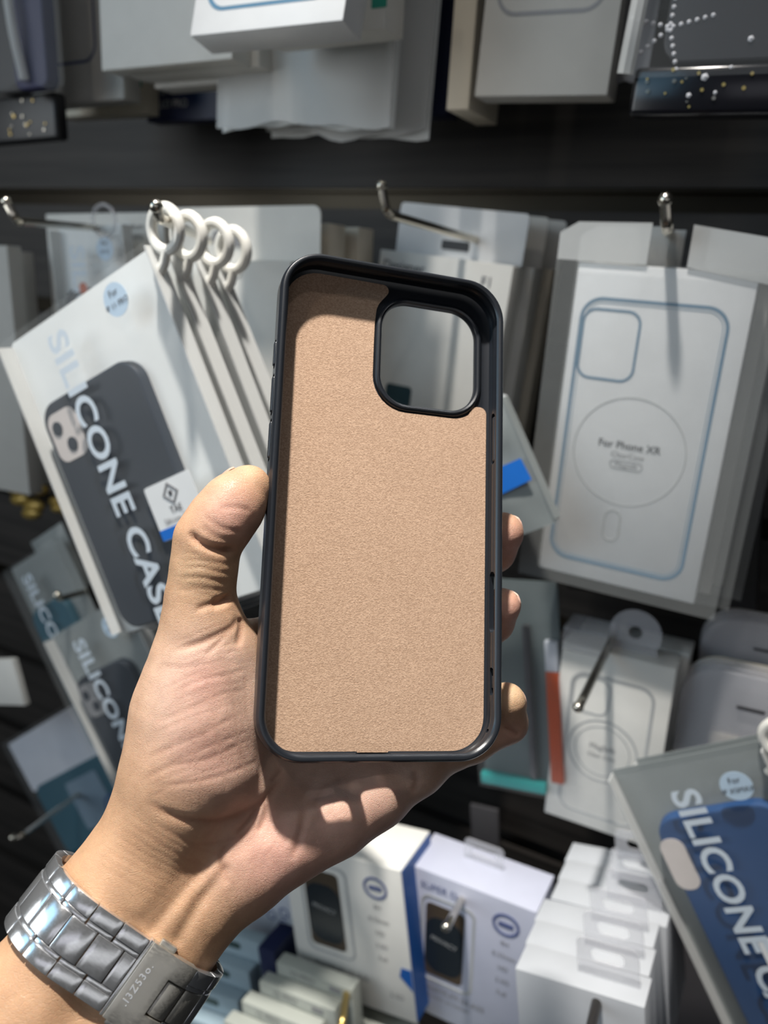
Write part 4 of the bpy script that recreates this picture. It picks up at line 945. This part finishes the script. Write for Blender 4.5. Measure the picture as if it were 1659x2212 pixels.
tb = [(x, y) for x, y in arc(wm * .10, hm_ + 0.013, 0.017, -30, 210, 20)] + [(wm * .10 - 0.017, hm_ - 0.002), (wm * .10 + 0.017, hm_ - 0.002)]
sheet(None, 'round_hang_tab', [tb, circle(0.0045, wm * .10, hm_ + 0.014, 16)[::-1]], -0.010, 0.0010, CLEARD, o)
box('clear_cover', -wm / 2, -wm * .10, hm_ - 0.004, hm_ + 0.013, -0.022, 0.003, CLEARD, o, 0.001)
Mm2 = shift(Mm, 0.028, 0.004)
carton(Mm2, wm, hm_, 0.024, CARD, 'second box behind the grey white box with the ring print')
hook((1249, 1528), (1254, 1520), (1342, 1340), 0.415, 0.545, 'wire hook with bright tip in front of the ring printed box')
def blister(M, w, h, label, dark):
    o = empty('blister_pack', M, label, 'blister pack', 'domed clear packs at the right edge')
    dome = rrect(w, h, 0.002, 0, h / 2, rs=(0.002, w * .30, w * .30, 0.002), n=10)
    sheet(None, 'back_card', [dome], -0.020, 0.001, CREAM if not dark else GREY, o)
    for k in range(3): sheet(None, 'clear_shell', [rrect(w * (1 - .03 * k), h * (1 - .012 * k), 0.002, 0, h / 2, rs=(0.002, w * .30, w * .30, 0.002), n=10)], -0.015 + 0.007 * k, 0.0012, CLEARD, o, 0.0008)
    box('dark_content', -w * .30, w * .36, 0.0, h * .50, -0.018, -0.004, DUSK, o, 0.004, 3)
    box('cream_insert', -w * .22, w * .4, h * .52, h * .60, -0.018, -0.006, CREAM, o, 0.001)
    box('hang_slot', -w * .05, w * .16, h * .80, h * .815, -0.001, 0.0006, BLACK, o, 0.0003)
    return o
Mr, wr, hr_ = hang(tl=(1518, 1322), tr=(1790, 1372), P=0.555, h=0.10); blister(Mr, wr, hr_, 'domed clear pack at the right edge, the upper and further one', True)
Mr, wr, hr_ = hang(tl=(1474, 1428), tr=(1770, 1492), P=0.515, h=0.12); blister(Mr, wr, hr_, 'domed clear pack at the right edge above the blue case, the nearer one', False)

# ---- blue pack, lower right
Mr, wr, hr_ = hang(tl=(1312, 1682), tr=(1642, 1618), bl=(1542, 2262), P=dict(tl=.44, tr=.44, bl=.445))
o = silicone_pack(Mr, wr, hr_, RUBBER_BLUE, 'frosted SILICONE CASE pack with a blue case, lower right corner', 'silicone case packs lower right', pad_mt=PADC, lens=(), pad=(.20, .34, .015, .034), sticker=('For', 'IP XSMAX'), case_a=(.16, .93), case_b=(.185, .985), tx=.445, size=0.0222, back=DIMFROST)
c = copy_tree(o); c.matrix_world = shift(Mr, 0.024, 0.010, -0.002, 0.0); c['label'] = 'frosted pack behind the blue SILICONE CASE pack, lower right corner'
Mr, wr, hr_ = hang(tl=(1395, 1905), tr=(1600, 1935), bl=(1390, 2212), P=0.55, h=0.16)
carton(Mr, wr, hr_, 0.014, DUSK, 'dark grey pack between the white box stack and the blue pack', None, 'phone_case_pack', 'phone case pack')

# ---- bottom row: boxes with a phone picture
GLASSPIC = mat('phone_picture', (0.018, 0.024, 0.03), 0.25)
PICBR = mat('phone_picture_brown', (0.075, 0.055, 0.038), 0.3)
LAV = mat('lavender_cardboard', (0.50, 0.52, 0.63), 0.5)
ROYAL = mat('royal_blue_print', (0.012, 0.09, 0.34), 0.45)
BADGE = mat('indigo_badge', (0.10, 0.13, 0.30), 0.5)
def glass_box(M, w, h, t, body_mt, label, px_, side):
    o = empty('screen_glass_box', M, label, 'box', 'boxes with a phone picture in the bottom row')
    box('carton', -w / 2, w / 2, 0, h, -t, 0, body_mt, o, 0.0007)
    if side: box('blue_side', w / 2 - 0.0003, w / 2 + 0.0004, 0.001, h - 0.001, -t + 0.001, -0.0008, ROYAL, o, 0); sheet(None, 'blue_tab', [[(w / 2 - 0.010, h * .30), (w / 2, h * .22), (w / 2, h * .36), (w / 2 - 0.008, h * .36)]], 0.0004, 0.0002, ROYAL, o)
    X = lambda a: (a - .5) * w
    Y = lambda b: (1 - b) * h
    a0, a1, b0, b1 = px_
    cx, cy, pw, ph = (X(a0) + X(a1)) / 2, (Y(b0) + Y(b1)) / 2, X(a1) - X(a0), Y(b0) - Y(b1)
    ring('printed_case_outline', rrect(pw + 0.012, ph + 0.012, 0.007, cx + 0.002, cy), rrect(pw + 0.008, ph + 0.008, 0.006, cx + 0.002, cy), 0.0003, GREYINK, o)
    p = sheet(None, 'phone_picture', [rrect(pw, ph, 0.004, cx, cy)], 0.0004, 0.0002, PICBR, o)
    sheet(None, 'dark_screen', [rrect(pw * .97, ph * .76, pw * .36, cx, cy - ph * .05)], 0.0006, 0.0001, GLASSPIC, p)
    text('screen_writing', 'PRIVACY', 0.0052, cx, cy + 0.001, 0.0008, GREYINK, p, -0.12)
    bx, by = X(.78), Y(.155)
    ring('round_badge', [(bx + x * 1.0, by + y * .9) for x, y in circle(0.0098)], [(bx + x * .8, by + y * .72) for x, y in circle(0.0098)], 0.0004, BADGE, o)
    sheet(None, 'round_badge', [rrect(0.011, 0.0034, 0.001, bx, by)], 0.0004, 0.0002, BADGE, o)
    for k in range(5):
        text('print', ('9H', '0.33mm', 'HD', '2.5D', 'Full')[k], 0.0052, bx, Y(.28 + .085 * k), 0.0004, MIDINK, o)
    text('print', 'PREMIUM GLASS', 0.0066, X(.40), Y(.80), 0.0004, MIDINK, o); text('print', 'Screen protector', 0.0048, X(.36), Y(.855), 0.0004, MIDINK, o); text('print', '2.5D', 0.0060, X(.86), Y(.85), 0.0004, MIDINK, o)
    return o
Mg, wg, hg = hang(tl=(606, 1814), tr=(865, 1882), br=(860, 2198), P=dict(tl=.42, tr=.42, br=.422))
glass_box(Mg, wg, hg, 0.048, CARD, 'white box with a phone picture and blue side, under the palm', (.17, .47, .14, .66), True)
Mg, wg, hg = hang(tl=(888, 1868), tr=(1160, 1972), bl=(882, 2168), P=dict(tl=.44, tr=.44, bl=.442))
o = glass_box(Mg, wg, hg, 0.040, LAV, 'lavender white box with a phone picture on a hook with a clear tab', (.14, .46, .20, .70), False)
text('print', 'SUPER D', 0.0075, -wg * .26, hg - 0.012, 0.0004, BADGE, o)
tb = rrect(0.030, 0.022, 0.004, -wg * .02, hg + 0.006)
sheet(None, 'hang_tab', [tb, rrect(0.018, 0.007, 0.002, -wg * .02, hg + 0.009)[::-1]], -0.026, 0.0012, CLEARD, o)
hook((964, 2002), (970, 1994), (1044, 1852), 0.395, 0.54, 'wire hook with bright tip before the lavender white box')
Mg, wg, hg = hang(tl=(1015, 1738), tr=(1075, 1752), P=0.61, h=0.05)
o = carton(Mg, wg, hg, 0.004, DUSK, 'small grey price holder on the slat above the lavender white box', None, 'price_holder', 'price holder')

DIMWHITE = mat('dimmed_white_cardboard', (0.46, 0.48, 0.51), 0.45)  # white card, colour lowered to tame the strong lamp on the stack
# ---- stack of small white boxes, seen from above
Ms, ws, hs = hang(tl=(1106, 2092), tr=(1385, 2172), P=dict(tl=.365, tr=.365), h=0.09)
for k in range(6):
    M_ = Ms @ Matrix.Translation((0.0, -0.001 * k, -0.0225 * k)) @ Matrix.Rotation(0.02 * (k % 3 - 1), 4, 'Z')
    o = carton(M_, ws, hs, 0.0215, DIMWHITE, ('front white box of the small stack at the bottom right', 'second white box of the small stack at the bottom right', 'third white box of the small stack at the bottom right',
                'fourth white box of the small stack at the bottom right', 'fifth white box of the small stack at the bottom right', 'rearmost white box of the small stack at the bottom right')[k], 'small white boxes in the bottom row')
    tx_ = ws * .20
    sheet(None, 'clear_hang_tab', [rrect(0.034, 0.026, 0.004, tx_, hs + 0.010), rrect(0.018, 0.0075, 0.003, tx_, hs + 0.014)[::-1]], -0.011, 0.0012, CLEARD, o)
hook((1268, 2262), (1270, 2250), (1352, 1880), 0.33, 0.53, 'dark wire hook running through the clear tabs of the small white boxes', 0.0028, mat('dull_wire', (0.10, 0.09, 0.08), 0.35, 1.0))

# ---- bottom left: boxes below the wrist
Mg, wg, hg = hang(tl=(455, 1900), tr=(632, 1930), br=(632, 2048), P=0.47)
o = carton(Mg, wg, hg, 0.03, COOL, 'pale box with faint blue marks between the wrist and the blue sided box')
for x, y in ((.18, .55), (.34, .62), (.30, .40)): ring('printed_circle', circle(0.005, x * wg, y * hg), circle(0.0036, x * wg, y * hg), 0.0003, BADGE, o)
Mg, wg, hg = hang(tl=(395, 1988), tr=(560, 2040), br=(535, 2215), P=0.42, h=0.09)
BL = mat('icy_blue_card', (0.34, 0.44, 0.50), 0.4)
for k in range(4):
    M_ = Mg @ Matrix.Translation((-0.004 * k, -0.017 * k, 0.013 * k))
    o = carton(M_, wg, hg, 0.012, BL, ('pale blue pack at the back of the pile right of the watch', 'second pale blue pack of the pile right of the watch', 'third pale blue pack of the pile right of the watch', 'front pale blue pack of the pile right of the watch')[k], 'pale blue packs beside the watch')
    sheet(None, 'black_print', [rrect(0.024, 0.006, 0.0028, wg * .10, hg - 0.008)], 0.0004, 0.0002, mat('dark_green_print', (0.03, 0.06, 0.055), 0.4), o)
Mg, wg, hg = hang(tl=(556, 2046), tr=(592, 2058), br=(560, 2214), P=0.405, h=0.06)
carton(Mg, wg, hg, 0.03, NAVY, 'navy pack standing between the pale blue packs and the grey boxes')
Mg, wg, hg = hang(tl=(596, 2078), tr=(760, 2140), br=(740, 2240), P=0.40, h=0.05)
SAGE = mat('sage_card', (0.40, 0.42, 0.38), 0.5)
for k in range(5):
    M_ = Mg @ Matrix.Translation((-0.008 * k, -0.0095 * k, 0.0125 * k))
    o = carton(M_, wg, hg, 0.0115, SAGE, ('rear grey green box of the pile at the bottom edge', 'second grey green box from the rear at the bottom edge', 'middle grey green box of the pile at the bottom edge', 'second grey green box from the front at the bottom edge', 'front grey green box of the pile at the bottom edge')[k], 'grey green boxes at the bottom edge')
    text('print', '12 PRO', 0.007, -wg * .15, hg - 0.005, 0.0004, MIDINK, o); sheet(None, 'printed_block', [rrect(0.010, 0.004, 0.001, wg * .28, hg - 0.005)], 0.0004, 0.0002, MIDINK, o)
Mg, wg, hg = hang(tl=(760, 2205), tr=(880, 2250), P=0.42, h=0.05)
for k in range(3): carton(Mg @ Matrix.Translation((0.03 * k, -0.006 * k, 0.004 * k)), wg, hg, 0.02, SAGE, ('grey box right of the gold hook at the bottom edge', 'second grey box right of the gold hook at the bottom edge', 'third grey box right of the gold hook at the bottom edge')[k], 'grey boxes under the blue sided box')
hook((738, 2216), (740, 2204), (748, 2148), 0.37, 0.40, 'gold wire hook at the bottom edge', 0.0026, BRASS)
